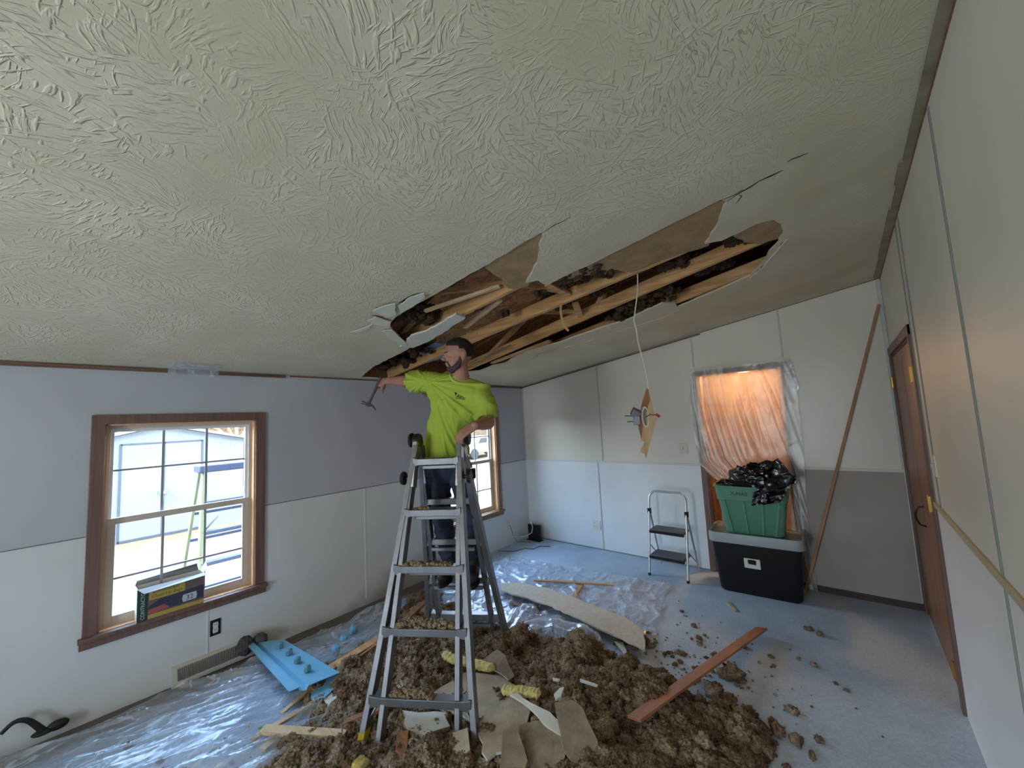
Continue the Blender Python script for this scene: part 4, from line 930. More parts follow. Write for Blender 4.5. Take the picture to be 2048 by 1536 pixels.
# ------------------------------------------------------------------ plastic sheets
def film_mat(name, tint, alpha, rough=.22, creases=9, stretch=(1, 1, 1), lines=.45):
    m = bpy.data.materials.new(name); m.use_nodes = True; t = m.node_tree; t.nodes.clear(); L = t.links.new; N = t.nodes.new
    tr = N('ShaderNodeBsdfTransparent'); tr.inputs[0].default_value = (.93, .95, .97, 1)
    df = N('ShaderNodeBsdfDiffuse'); df.inputs[0].default_value = tint
    tl = N('ShaderNodeBsdfTranslucent'); tl.inputs[0].default_value = tint
    gl = N('ShaderNodeBsdfGlossy'); gl.inputs['Roughness'].default_value = rough; gl.inputs[0].default_value = (1, 1, 1, 1)
    co = N('ShaderNodeTexCoord')
    no = N('ShaderNodeTexNoise'); no.inputs['Scale'].default_value = creases; no.inputs['Detail'].default_value = 5; no.inputs['Distortion'].default_value = 1.2; mp = N('ShaderNodeMapping'); mp.inputs['Scale'].default_value = stretch; mp.inputs['Rotation'].default_value = (0, 0, .25 if stretch[0] > 1.5 else 0); L(co.outputs['Object'], mp.inputs[0]); L(mp.outputs[0], no.inputs['Vector'])
    c1 = N('ShaderNodeTexNoise'); c1.inputs['Scale'].default_value = creases * .55; c1.inputs['Detail'].default_value = 3; c1.inputs['Distortion'].default_value = .8; L(mp.outputs[0], c1.inputs['Vector'])
    c2 = N('ShaderNodeMath'); c2.operation = 'SUBTRACT'; c2.inputs[1].default_value = .5; L(c1.outputs[0], c2.inputs[0])
    c3 = N('ShaderNodeMath'); c3.operation = 'ABSOLUTE'; L(c2.outputs[0], c3.inputs[0])
    c4 = N('ShaderNodeMapRange'); c4.inputs[1].default_value = 0; c4.inputs[2].default_value = .022; c4.inputs[3].default_value = lines; c4.inputs[4].default_value = 0; L(c3.outputs[0], c4.inputs[0])
    bp = N('ShaderNodeBump'); bp.inputs['Strength'].default_value = .8; bp.inputs['Distance'].default_value = .02; L(no.outputs[0], bp.inputs['Height'])
    for n in (gl, df): L(bp.outputs[0], n.inputs['Normal'])
    ms = N('ShaderNodeMixShader'); ms.inputs[0].default_value = .45; L(df.outputs[0], ms.inputs[1]); L(tl.outputs[0], ms.inputs[2])
    mr = N('ShaderNodeMapRange'); mr.inputs[1].default_value = .3; mr.inputs[2].default_value = .7; mr.inputs[3].default_value = alpha * .7; mr.inputs[4].default_value = min(1, alpha * 1.35); L(no.outputs[0], mr.inputs[0])
    ma = N('ShaderNodeMath'); ma.operation = 'ADD'; ma.use_clamp = True; L(mr.outputs[0], ma.inputs[0]); L(c4.outputs[0], ma.inputs[1])
    m1 = N('ShaderNodeMixShader'); L(ma.outputs[0], m1.inputs[0]); L(tr.outputs[0], m1.inputs[1]); L(ms.outputs[0], m1.inputs[2])
    fm = schlick(t, .09, .6, bp.outputs[0])
    m2 = N('ShaderNodeMixShader'); L(fm, m2.inputs[0]); L(m1.outputs[0], m2.inputs[1]); L(gl.outputs[0], m2.inputs[2])
    o = N('ShaderNodeOutputMaterial'); L(m2.outputs[0], o.inputs[0]); return m
M['film'] = film_mat('clear_plastic_sheet', (.86, .91, 1.0, 1), .42, .22, 8, (1.2, .7, 1), .5)
M['film_left'] = film_mat('clear_plastic_sheet_thin', (.80, .87, .98, 1), .28, .18, 4, (3.2, .7, 1), .5)
def ridged(x, y, k, s): return 1 - abs(noise.noise((x * k, y * k * 1.0, s))) * 2
def sheet(name, cor, nu, nv, fn, m, label, cat):
    """cor: 4 world corners (u,v) (0,0) (1,0) (1,1) (0,1)"""
    a, b, c, d = [Vector(p) for p in cor]
    def f(u, v):
        p = a.lerp(b, u).lerp(d.lerp(c, u), v); return fn(p, u, v)
    o = MB().grid(f, nu, nv).build(name, m, None, recalc=False, angle=180, origin=(a + b + c + d) / 4); return tag(o, label, cat)
# right sheet, from the far corner to under the heap
def fr_(p, u, v):
    x, y = p.x, p.y
    e = .035 * noise.noise((u * 6, v * 6, 2)); p = p + Vector((e * 2 * (abs(u - .5) * 2) ** 2, e * 2, 0))
    onslab = .8 < x < 2.6 and 2.75 < y < 3.35
    d = math.sin((x * .8 + y * .25) * 16 + 3 * noise.noise((x * 1.2, y * 1.2, 0)))
    z = .012 + .020 * max(0, ridged(x * 1.0 + y * .35, y * .35, 4, 1)) ** 4 * 1.3 + .018 * max(0, ridged(x, y, 7, 5)) ** 6 + .012 * noise.noise((x * 3, y * 3, 7)) + .006 * d
    if v > .78: z += .05 * ((v - .78) / .22) ** 1.5 * (.5 + noise.noise((x * 3, 1, 1)))       # bunched roll at the near edge
    if onslab: z = min(z, .05)
    edge = min(u, 1 - u, v, 1 - v)
    if edge < .03: z = max(.006, z * .7)
    return Vector((p.x, p.y, max(.006, z)))
sheet('plastic_sheet', [(.16, 3.88, 0), (2.28, 4.12, 0), (2.50, 3.05, 0), (.30, 2.15, 0)], 190, 130, fr_, M['film'], 'clear bluish plastic drop sheet spread behind the ladder toward the step stool', 'plastic sheet')
def fl_(p, u, v):
    x, y = p.x, p.y
    s = x * .88 - y * .30       # folds run with the wall
    z = .010 + .045 * max(0, 1 - abs(noise.noise((s * 6.5, y * .7, 3))) * 3.2) ** 2 + .020 * max(0, 1 - abs(noise.noise((s * 15, y * 1.6, 6))) * 3) ** 2 + .01 * noise.noise((x * 4, y * 4, 2))
    if u < .12: z += .05 * (1 - u / .12) * (.5 + .5 * noise.noise((y * 3, 2, 2)))
    return Vector((x + .03 * noise.noise((y * 3, 0, 0)), y, max(.006, z)))
sheet('plastic_sheet', [(.06, -.75, 0), (1.9, -.75, 0), (1.9, 2.35, 0), (.30, 2.45, 0)], 170, 200, fl_, M['film_left'], 'clear plastic drop sheet bunched in long folds beside the window wall', 'plastic sheet')
# bunched translucent roll near the rear right ladder foot
def roll(pts, zs, rad, label):
    P = F(pts, zs); path = []
    for i in range(len(P) - 1):
        for k in range(14): path.append(P[i].lerp(P[i + 1], k / 14))
    path.append(P[-1]); n = len(path)
    def f(u, v):
        i = min(n - 2, int(u * (n - 1))); t = u * (n - 1) - i; c = path[i].lerp(path[i + 1], t); d = (path[i + 1] - path[i]).normalized(); sd = d.cross(Vector((0, 0, 1)))
        a = math.pi * v; r = rad * (1 + .35 * noise.noise((u * 9, v * 3, 2)) + .12 * math.sin(v * 25 + 4 * noise.noise((u * 4, 0, 1)))) * (math.sin(math.pi * min(1, max(0, u * .9 + .08))) ** .4)
        return Vector((c.x, c.y, 0)) + sd * math.cos(a) * r * 1.5 + Vector((0, 0, .01 + math.sin(a) * r))
    o = MB().grid(f, 120, 30).build('plastic_sheet', M['film'], None, recalc=False, angle=180, origin=P[0]); tag(o, label, 'plastic sheet')
roll([(1035, 1285), (1060, 1262), (1110, 1262), (1170, 1275), (1200, 1290)], 0.02, .085, 'bunched puff of clear plastic behind the heap, right of the ladder foot')
roll([(1010, 1275), (1040, 1232), (1070, 1215)], 0.02, .07, 'small puff of clear plastic under the dark end of the pale slab')
# ------------------------------------------------------------------ ceiling opening details
def cpt(a, b, dz=0): return PC(a, b, dz)
def cslab(name, px, dz, th, m, label, cat, jag=.008, seed=1, kind=None, group=None):
    r = random.Random(seed); pts = [cpt(a, b, dz) for a, b in px]; P = []
    for i, p in enumerate(pts):
        q_ = pts[(i + 1) % len(pts)]; P.append(p); n = int((q_ - p).length / .04)
        for k in range(1, n): P.append(p.lerp(q_, k / n) + Vector((r.uniform(-jag, jag), r.uniform(-jag, jag), 0)))
    mb = MB().prism(P, (0, 0, th)); mb.mi = [1 if len(f) == 4 else 0 for f in mb.f]
    o = mb.build(name, [m, M['gypsum_edge']], None, smooth=False, origin=tuple(pts[0])); return tag(o, label, cat, group, kind)
M['bare_fibre'] = mat('bare_fibreboard', S(168, 140, 104), .9, var=.22, vs=9, bump=.9, bs=80, bd=.004)
CB = 'bare fibre backing exposed at the torn opening'
cslab('backing_panel', [(1092, 455), (1086, 490), (1080, 520), (1068, 550), (1056, 572), (1040, 577), (1018, 578), (1004, 558), (985, 548), (968, 530), (1010, 500)], .0135, .012, M['bare_fibre'], 'bare brown backing panel at the upper left tear, with a curved white edge', 'backing panel', seed=2, group=CB)
cslab('backing_panel', [(1462, 392), (1452, 430), (1436, 465), (1416, 492), (1370, 506), (1300, 528), (1262, 545), (1225, 540), (1190, 548), (1150, 556), (1112, 562), (1095, 556), (1205, 505), (1300, 460), (1400, 410)], .0135, .012, M['bare_fibre'], 'long bare brown backing panel along the upper edge of the opening below the ceiling crack', 'backing panel', seed=3, group=CB)
cslab('backing_panel', [(1468, 474), (1480, 460), (1550, 430), (1575, 440), (1580, 465), (1556, 478), (1520, 488), (1490, 485)], .0135, .012, M['bare_fibre'], 'small bare brown backing panel at the rounded right tip of the opening', 'backing panel', seed=4, group=CB)
# hanging strip of the white board along the lower left
st = cslab('hanging_board_strip', [(800, 694), (822, 672), (850, 664), (884, 646), (912, 628), (931, 636), (905, 652), (884, 668), (856, 684), (826, 696)], -.014, .012, M['plaster_white'], 'drooping white strip of ceiling board between the two tears above the man', 'ceiling board strip', seed=5)
# torn flaps and dents left of the opening
for i, (px, l) in enumerate([([(700, 665), (722, 658), (745, 648), (738, 656), (722, 664)], 'lowest torn flap of ceiling paper left of the opening'),
                             ([(735, 642), (752, 634), (782, 644), (776, 654), (752, 650)], 'curled flap of ceiling paper beside the left end of the opening'),
                             ([(746, 622), (770, 612), (790, 608), (792, 630), (772, 636), (758, 628)], 'pointed flap of ceiling paper above the curled one'),
                             ([(796, 612), (822, 594), (848, 587), (850, 596), (826, 614), (800, 628)], 'torn flap of ceiling paper nearest the straight upper edge'),
                             ([(764, 662), (784, 660), (806, 680), (816, 692), (800, 690), (778, 676)], 'peeling paper edge at the left corner of the opening')]):
    cslab('paper_flap', px, -.014 - .004 * (i % 3), .004, M['plaster_white'], l, 'paper flap', seed=20 + i, jag=.006, group='paper flaps torn at the left end of the opening')
M['crack'] = mat('crack_dark', S(46, 38, 32), .95)
def crack(pts, w, seed, ws=None):
    r = random.Random(seed); P = [cpt(a, b, -.0006) for a, b in pts]; path = []
    for i in range(len(P) - 1):
        n = max(2, int((P[i + 1] - P[i]).length / .03))
        for k in range(n): path.append(P[i].lerp(P[i + 1], k / n) + Vector((r.uniform(-.004, .004), r.uniform(-.004, .004), 0)))
    path.append(P[-1]); L_, R_ = [], []
    for i, p in enumerate(path):
        d = (path[min(i + 1, len(path) - 1)] - path[max(0, i - 1)]).normalized(); s_ = Vector((-d.y, d.x, 0)); t = i / (len(path) - 1)
        ww = w * (.3 + r.random() * .9) * min(1, t * 6 + .2, (1 - t) * 6 + .2); L_.append(p + s_ * ww); R_.append(p - s_ * ww)
    mb = MB(); n = len(path)
    vs = L_ + R_ + [v + Vector((0, 0, -.0012)) for v in L_ + R_]
    fs = []
    for i in range(n - 1):
        fs += [(2 * n + i, 2 * n + i + 1, 3 * n + i + 1, 3 * n + i), (i, i + 1, 2 * n + i + 1, 2 * n + i), (n + i, 3 * n + i, 3 * n + i + 1, n + i + 1)]
    mb.add(vs, fs); trim(mb, M['crack'], smooth=False)
crack([(1455, 402), (1480, 385), (1520, 362), (1566, 340)], .005, 1)
crack([(1572, 324), (1600, 312), (1616, 306)], .004, 2)
crack([(1084, 466), (1110, 450), (1140, 434)], .002, 3)
crack([(1440, 402), (1462, 393), (1486, 378)], .003, 4)
crack([(1470, 408), (1482, 392), (1478, 386)], .002, 5)
crack([(703, 664), (724, 660), (742, 652)], .010, 6)
crack([(744, 630), (762, 634), (774, 630)], .010, 7)
crack([(750, 614), (764, 618)], .008, 8)
crack([(798, 606), (812, 598), (826, 590), (840, 586)], .010, 9)
crack([(1512, 545), (1536, 522), (1574, 476)], .004, 10)
# ragged torn paper line running along the lower side
trim(MB().tube([cpt(a, b, -.002) for a, b in [(1062, 720), (1078, 708), (1110, 700), (1170, 684), (1250, 658), (1330, 634), (1362, 618)]], .0055, 6), M['lumber_pale'])
trim(MB().tube([cpt(a, b, -.003) for a, b in [(1500, 556), (1524, 536), (1552, 504), (1574, 478)]], .005, 6), M['plaster_white'])
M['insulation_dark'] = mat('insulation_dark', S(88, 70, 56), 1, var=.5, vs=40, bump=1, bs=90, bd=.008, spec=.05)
# leftover insulation in the cavity
def cav(px, n, r0, r1, z0, z1, label, seed):
    r = random.Random(seed); it = []
    for _ in range(n):
        a, b, s_ = r.choice(px); p = cpt(a + r.gauss(0, s_), b + r.gauss(0, s_ * .4), 0); zz_ = r.uniform(z0, z1)
        it.append(((p.x, p.y, zc(p.x) + zz_), r.uniform(r0, r1), True))
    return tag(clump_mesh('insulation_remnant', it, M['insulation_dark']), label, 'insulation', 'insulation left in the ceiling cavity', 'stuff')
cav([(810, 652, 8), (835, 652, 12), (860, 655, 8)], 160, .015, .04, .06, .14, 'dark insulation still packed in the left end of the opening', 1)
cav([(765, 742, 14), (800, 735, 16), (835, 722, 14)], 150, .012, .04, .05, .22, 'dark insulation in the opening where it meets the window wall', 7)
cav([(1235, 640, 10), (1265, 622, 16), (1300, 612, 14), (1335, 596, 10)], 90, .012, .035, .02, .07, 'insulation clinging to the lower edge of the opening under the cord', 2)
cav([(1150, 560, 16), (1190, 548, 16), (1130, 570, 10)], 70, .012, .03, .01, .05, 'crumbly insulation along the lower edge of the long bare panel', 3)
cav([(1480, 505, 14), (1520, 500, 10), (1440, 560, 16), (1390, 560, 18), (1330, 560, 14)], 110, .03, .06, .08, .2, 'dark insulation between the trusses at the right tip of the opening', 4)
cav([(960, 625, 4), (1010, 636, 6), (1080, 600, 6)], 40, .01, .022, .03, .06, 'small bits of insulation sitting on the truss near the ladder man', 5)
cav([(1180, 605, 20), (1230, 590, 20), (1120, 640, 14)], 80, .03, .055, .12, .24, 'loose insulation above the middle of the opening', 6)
# insulation skin hanging under the left arm at the window wall
it = []; r = random.Random(8)
for k in range(160):
    t = r.random(); a = 790 + 66 * t; b = 762 + 26 * t * r.random() + 4 * t; p = PD(a, b, 3.42); it.append(((p.x, p.y, p.z), r.uniform(.008, .02), True))
tag(clump_mesh('insulation_remnant', it, M['insulation']), 'dark ragged insulation hanging below the ceiling line behind the raised arm', 'insulation', kind='stuff')
# blue tarp visible through the roof cavity
M['blue_tarp'] = mat('blue_tarp', S(70, 130, 178), .3, var=.2, vs=6, spec=.8)
def tarp(px, dz, label):
    pts = [cpt(a, b, dz) for a, b in px]; mb = MB().prism(pts, (0, 0, .004)); o = mb.build('blue_tarp', M['blue_tarp'], None, smooth=False, origin=tuple(pts[0])); tag(o, label, 'tarp', 'blue tarp in the roof cavity')
tarp([(835, 705), (872, 685), (892, 690), (900, 712), (840, 730)], .10, 'piece of blue tarp above the torn ceiling left of the man')
tarp([(945, 745), (1030, 700), (1060, 690), (1060, 712), (975, 742)], .10, 'strip of dark blue tarp above the torn ceiling right of the man')
p0, p1 = cpt(940, 728, .05), cpt(1022, 690, .05)
tag(MB().beam(p0, p1, .012, .008).build('tarp_highlight', M['alu_bright'], None, origin=p0), 'bright strip standing in for the tarp highlight just right of the man', 'highlight strip')  # shiny strip added to draw the highlight line along the tarp
p = cpt(985, 715, .06)
# blocking and diagonal pieces lying across
for (a, b, c, d, w_, mk, l) in [(1095, 568, 1150, 596, .05, 'lumber', 'short diagonal wood brace in the opening above the yellow strap'), (1150, 606, 1165, 640, .05, 'lumber', 'short wood block between trusses right of the yellow strap'),
                                (930, 655, 1000, 600, .04, 'lumber_pale', 'splintered pale lath along the truss above the man'), (850, 622, 1000, 572, .03, 'lumber_pale', 'thin pale lath running from the left end of the opening')]:
    q0, q1 = cpt(a, b, .055), cpt(c, d, .055)
    board('wood_brace', q0, q1, w_, .02, M[mk], l, 'wood brace', 'loose wood in the opening')
# splintered board end
board('splintered_board', cpt(984, 726, .012), cpt(1100, 682, .012), .05, .018, M['lumber'], 'splintered board end on the lower edge of the opening right of the man', 'board', w2=.06)
# dangling yellow strap
P = [cpt(1120, 607, .0), cpt(1124, 630, -.05), cpt(1130, 650, -.12)]
a = cpt(1122, 606, .0)
o = MB(); path = [PD(*q_) for q_ in [(1122, 606, 2.93), (1121, 622, 2.92), (1124, 640, 2.91), (1130, 654, 2.90), (1137, 662, 2.90)]]
for i in range(4): o.beam(path[i], path[i + 1] , .016, .004, fwd)
tag(o.build('yellow_strap', mat('strap', S(196, 160, 92), .6), None, origin=path[0]), 'short curled yellow strap dangling from the torn ceiling', 'strap')
# ------------------------------------------------------------------ plastic patch over the ceiling edge near the first window
def fp(u, v):
    y = .555 + u * .31; x = .012 + v * .20
    z = zc(x) - .004 - .012 * abs(noise.noise((u * 5, v * 4, 1))) - .02 * (1 - v) * math.sin(u * math.pi) ** .5 * (v < .12)
    if v < .14: return Vector((.02, y, HL - .045 + v * .3))
    return Vector((x, y, z))
o = MB().grid(fp, 40, 24).build('plastic_patch', M['film'], None, recalc=False, angle=180, origin=(.1, .7, HL)); tag(o, 'small clear plastic patch taped over the ceiling edge above the nearer window', 'plastic patch')

# ------------------------------------------------------------------ cord with the torn-out light fixture
fx = empty('pendant_cable', cpt(1275, 545)); tag(fx, 'white electric cord hanging from the torn ceiling', 'cord')
A = cpt(1275, 545, .03); Bt = PD(1292, 778, 3.0); 
# fixture hangs plumb below the cord
Bp = Vector((A.x + .0, A.y, PY(A.y, 1293, 778).z)); 
pts = [A + Vector((0, .02, .04))]
for k in range(13):
    t = k / 12; base = A.lerp(Bp, t); off = .045 * math.sin(math.pi * t) * (1 if t < .5 else .6)
    pts.append(base + Vector((-.76 * off, -.64 * off, 0)) + Vector((.012 * math.sin(t * 9), 0, 0)))
MB().tube(pts, .0045, 8).build('cord', mat('white_cord', S(206, 202, 190), .5), fx)
lf = empty('fixture_board', Bp); tag(lf, 'broken ceiling board piece with a recessed lamp housing hanging on the cord', 'light fixture')
Yp = A.y
top, rt, bt, lt = [PY(Yp, *q_) for q_ in [(1295, 771), (1313, 838), (1291, 918), (1275, 852)]]
n_ = Vector((.62, -.78, 0)).normalized()       # roughly toward the viewer
# the board is turned: give its left part depth
tob = top; 
def sh_(p, k): return p + Vector((-.35, .93, 0)) * k
outl = [PY(Yp, *q_) for q_ in [(1295, 771), (1299, 784), (1308, 825), (1313, 838), (1308, 858), (1298, 895), (1292, 918), (1289, 908), (1281, 904), (1282, 897), (1286, 892), (1289, 884), (1283, 880)]]
fold = [PY(Yp, 1283, 880), PY(Yp, 1290, 818)]
mb = MB(); face = outl + [PY(Yp, 1286, 850), PY(Yp, 1300, 800)]
mb.prism(face, Vector((-.4, .9, 0)) * .014); mb.build('face_board', wood('fixture_face_wood', S(168, 136, 98), S(192, 160, 120), .7, 6, 2), lf, smooth=False)
l2 = [PY(Yp, 1295, 771), PY(Yp, 1300, 800), PY(Yp, 1286, 850), PY(Yp, 1283, 880)] 
bk = [sh_(PY(Yp, 1275, 852), .10), sh_(PY(Yp, 1283, 806), .08)]
MB().prism([l2[0], l2[1], l2[2], l2[3], bk[0], bk[1]], Vector((-.4, .9, 0)) * .012).build('edge_board', wood('fixture_edge_wood', S(150, 100, 66), S(178, 128, 88), .7, 6, 2), lf, smooth=False)
hc = PY(Yp - .006, 1291, 834); ax = Vector((.50, -.86, 0)).normalized()
ell = MB(); 
side = Vector((.86, .50, 0))
ring = [(.046, .0), (.054, .004), (.054, .010), (.046, .012)]
def ering(mb, c, rx, rz, x0, x1, n=28):
    vs = []
    for (s_, z_) in ((1, x0), (1.16, x0), (1.16, x1), (1, x1)):
        for k in range(n):
            t = 2 * math.pi * k / n; vs.append(c + side * math.cos(t) * rx * s_ + Vector((0, 0, 1)) * math.sin(t) * rz * s_ + ax * z_)
    fs = []
    for j in range(4):
        for k in range(n): fs.append((j * n + k, j * n + (k + 1) % n, ((j + 1) % 4) * n + (k + 1) % n, ((j + 1) % 4) * n + k))
    mb.add(vs, fs)
ering(ell, hc, .018, .058, -.03, .010); ell.build('lamp_ring', M['white_plastic'], lf)
mb = MB(); ering(mb, hc, .015, .050, -.035, -.03); vs = [hc + side * math.cos(2 * math.pi * k / 20) * .018 + Vector((0, 0, math.sin(2 * math.pi * k / 20) * .056)) + ax * -.004 for k in range(20)]
mb.add(vs, [tuple(range(20))]); mb.build('lamp_can', M['grey_metal'], lf)
jb = PY(Yp + .08, 1272, 826)
MB().box(jb, (.06, .06, .05), Matrix.Rotation(.6, 3, 'Y') @ Matrix.Rotation(.5, 3, 'Z')).box(jb + Vector((.01, .0, -.05)), (.05, .05, .06)).build('junction_box', M['grey_metal'], lf, bevel=.003)
MB().tube([jb + Vector((-.02, -.01, -.02)), jb + Vector((-.07, -.03, -.015))], .003, 6).tube([jb + Vector((-.01, -.01, -.055)), jb + Vector((-.055, -.03, -.058))], .003, 6).build('bracket_wire', M['black_rubber'], lf)
w_ = [hc + ax * .01, PY(Yp - .02, 1300, 829), PY(Yp - .03, 1307, 830), PY(Yp - .03, 1313, 829)]
wo = MB().tube(w_, .0025, 6).build('lamp_wire', M['black_rubber'], lf)
MB().tube([PY(Yp - .03, 1312, 829), PY(Yp - .03, 1319, 833)], .009, 8).build('wire_cap', mat('red_cap', S(170, 50, 60), .4), lf)

# ------------------------------------------------------------------ step stool
st = empty('step_stool', (2.22, 4.45, 0)); tag(st, 'small folding step stool with two grey treads standing by the doorway wall', 'step stool')
M['stool_tube'] = mat('stool_tube', S(196, 200, 208), .3, .6); M['tread_grey'] = mat('tread_grey', S(92, 94, 98), .6, bump=.4, bs=200)
def stp(s, z): return Vector((2.208 + s * .200 + (0.0), 4.285 + z * .20, z))
for s in (-1, 1):
    pass
tp = []
pts = [stp(-1, .012), stp(-1, .45), stp(-1, .78)]
for k in range(1, 7): t = k / 7 * math.pi / 2; pts.append(stp(-1, .78) + Vector((.08 * (1 - math.cos(t)), .02 * math.sin(t), .09 * math.sin(t))))
R_ = [Vector((2 * 2.208 - p.x, p.y, p.z)) for p in reversed(pts)]
MB().tube(pts + R_, .0125, 12).build('front_frame', M['stool_tube'], st)
for s in (-1, 1):
    MB().tube([stp(s, .66) + Vector((0, .015, 0)), Vector((2.208 + s * .205, 4.66, .01))], .010, 10).build('rear_leg', M['stool_tube'], st)
    MB().box(stp(s, .655) + Vector((0, .01, 0)), (.034, .045, .06)).build('hinge_joint', M['black_plastic'], st, bevel=.006)
    MB().tube([Vector((2.208 + s * .19, 4.36, .30)), Vector((2.208 + s * .2, 4.60, .12))], .005, 6).build('brace', M['grey_metal'], st)
    MB().lathe([(.014, -.012), (.016, 0), (.014, .014)], stp(s, .012), (0, 0, 1), 12).build('rubber_foot', M['black_rubber'], st)
MB().tube([Vector((2.01, 4.64, .06)), Vector((2.41, 4.64, .06))], .007, 8).build('rear_bar', M['stool_tube'], st)
for z, y0, y1, in ((.47, 4.33, 4.53), (.215, 4.28, 4.50)):
    t = MB().span((2.03, y0, z - .02), (2.388, y1, z + .008)).build('step', M['tread_grey'], st, bevel=.008)
    MB().span((2.025, y0 - .01, z - .03), (2.393, y0 + .02, z + .0)).build('step_edge', M['black_plastic'], st, bevel=.006)

# ------------------------------------------------------------------ storage totes and bags
def tub(px0, z0, z1, w0, d0, w1, d1, cx, cy, rz, n=32, rad=.06, wall=.006):
    """open tub with rounded corners; returns mesh data function"""
    def outline(w, d, r):
        pts = []
        for (sx_, sy_, a0) in ((1, 1, 0), (-1, 1, 90), (-1, -1, 180), (1, -1, 270)):
            for k in range(7):
                a = math.radians(a0 + k * 15); pts.append((sx_ * (w / 2 - r) + r * math.cos(a), sy_ * (d / 2 - r) + r * math.sin(a)))
        return pts
    return outline
def loft(mb, levels, cx, cy, rz, cap0=True, cap1=False):
    """levels: (z, w, d, r)"""
    outs = []; Rz = Matrix.Rotation(rz, 3, 'Z'); vs = []; n = 28
    for (z, w, d, r) in levels:
        for (sx_, sy_, a0) in ((1, 1, 0), (-1, 1, 90), (-1, -1, 180), (1, -1, 270)):
            for k in range(7):
                a = math.radians(a0 + k * 15); v = Rz @ Vector((sx_ * (w / 2 - r) + r * math.cos(a), sy_ * (d / 2 - r) + r * math.sin(a), 0)); vs.append((v.x + cx, v.y + cy, z))
    fs = []
    for j in range(len(levels) - 1):
        for k in range(n): fs.append((j * n + k, j * n + (k + 1) % n, (j + 1) * n + (k + 1) % n, (j + 1) * n + k))
    if cap0: fs.append(tuple(range(n - 1, -1, -1)))
    if cap1: fs.append(tuple(range(len(vs) - n, len(vs))))
    mb.add(vs, fs); return mb
M['black_tote'] = mat('black_tote', S(20, 20, 24), .38); M['grey_lid'] = mat('grey_lid', S(150, 158, 162), .4); M['green_tote'] = mat('green_tote', S(92, 142, 120), .42)
bx, by, brz = 3.018, 4.505, math.radians(3.5)
bt_ = empty('storage_tote', (bx, by, 0)); tag(bt_, 'large black storage tote with a grey lid on the floor before the covered doorway', 'storage tote')
loft(MB(), [(0, .62, .34, .05), (.02, .66, .36, .06), (.46, .735, .42, .06), (.465, .75, .43, .06), (.49, .75, .43, .06), (.49, .70, .40, .05), (.05, .64, .34, .05)], bx, by, brz).build('body', M['black_tote'], bt_)
loft(MB(), [(.470, .775, .455, .07), (.545, .780, .46, .07), (.560, .770, .45, .065), (.560, .735, .42, .06), (.535, .715, .40, .055)], bx, by, brz, True, True).build('lid', M['grey_lid'], bt_)
fxn = Matrix.Rotation(brz, 3, 'Z')
lp = Vector((bx, by, 0)) + fxn @ Vector((-.03, -.203, .30)); xd = fxn @ Vector((1, 0, 0)); yd = Vector((0, .085, 1)).normalized()
yd = (Vector((0, -.085, 1))).normalized()
lab = MB(); P4 = [lp + xd * -.065 + yd * -.045, lp + xd * .065 + yd * -.045, lp + xd * .065 + yd * .045, lp + xd * -.065 + yd * .045]
lb2 = MB().prism(P4, xd.cross(yd) * .002).build('label', M['white_plastic'], bt_, smooth=False)
z_ = xd.cross(yd) * .0025
MB().prism([lp + z_ + xd * a + yd * b for a, b in [(-.03, -.005), (.03, -.01), (.035, .03), (.02, .036), (-.03, .035), (-.036, .02)]], xd.cross(yd) * .001).build('label_print', M['black_plastic'], lb2, smooth=False)
# green tote on top
gx, gy, grz = 3.02, 4.525, math.radians(4)
gt_ = empty('storage_tote', (gx, gy, .535)); tag(gt_, 'green open storage tote marked X-MAS standing on the grey lid', 'storage tote')
lev = [(.537, .46, .28, .05), (.55, .48, .30, .05), (.86, .56, .36, .05), (.865, .585, .385, .05), (.985, .60, .40, .05), (.990, .64, .43, .06), (1.0, .64, .43, .06), (1.0, .59, .38, .05), (.56, .46, .28, .05)]
loft(MB(), lev, gx, gy, grz).build('body', M['green_tote'], gt_)
Rg = Matrix.Rotation(grz, 3, 'Z'); ribs = MB()
for xx in (-.20, -.055, .085, .20):
    a = Vector((gx, gy, 0)) + Rg @ Vector((xx * .88, -.153, 0)); b = Vector((gx, gy, 0)) + Rg @ Vector((xx * 1.12, -.184, 0))
    ribs.beam((a.x, a.y, .55), (b.x, b.y, .862), .018, .014, (0, 1, 0))
ribs.build('rib', M['green_tote'], gt_, bevel=.003)
o_ = Vector((gx, gy, 0)) + Rg @ Vector((-.165, -.1975, .915))
MB().text('X-MAS', o_, Rg @ Vector((1, -.02, 0)), (0, -.06, 1), .050, .0004).build('marker_lettering', M['black_plastic'], gt_, smooth=False)
# yellow block behind
tag(MB().span((2.735, 4.60, .56), (2.79, 4.66, .66)).build('yellow_block', mat('yellow_block', S(214, 190, 50), .6), None, bevel=.004, origin=(2.76, 4.63, .56)), 'small yellow block on the grey lid left of the green tote', 'block')
# black rubbish bag draped over the tote
M['bag'] = mat('black_bag', S(16, 14, 14), .22, spec=.7, bump=.35, bs=14, bd=.01)
def bagf(c, rx, ry, rz_, seed, amp=.22):
    bm = bmesh.new(); bmesh.ops.create_icosphere(bm, subdivisions=5, radius=1)
    for v in bm.verts:
        p = v.co.copy(); n = (1 - abs(noise.noise(p * 1.6 + Vector((seed, 0, 0)))) * 2) * .6 + (1 - abs(noise.noise(p * 3.7 + Vector((0, seed, 0)))) * 2) * .35
        p *= 1 + amp * (n - .5); v.co = Vector((p.x * rx, p.y * ry, p.z * rz_)) + Vector(c)
    V = [tuple(v.co) for v in bm.verts]; bm.verts.index_update(); Fs = [tuple(v.index for v in f.verts) for f in bm.faces]; bm.free(); return V, Fs
bg = MB(); V, Fs = bagf((gx + .03, gy - .02, 1.06), .23, .16, .12, 3.1); bg.add(V, Fs)
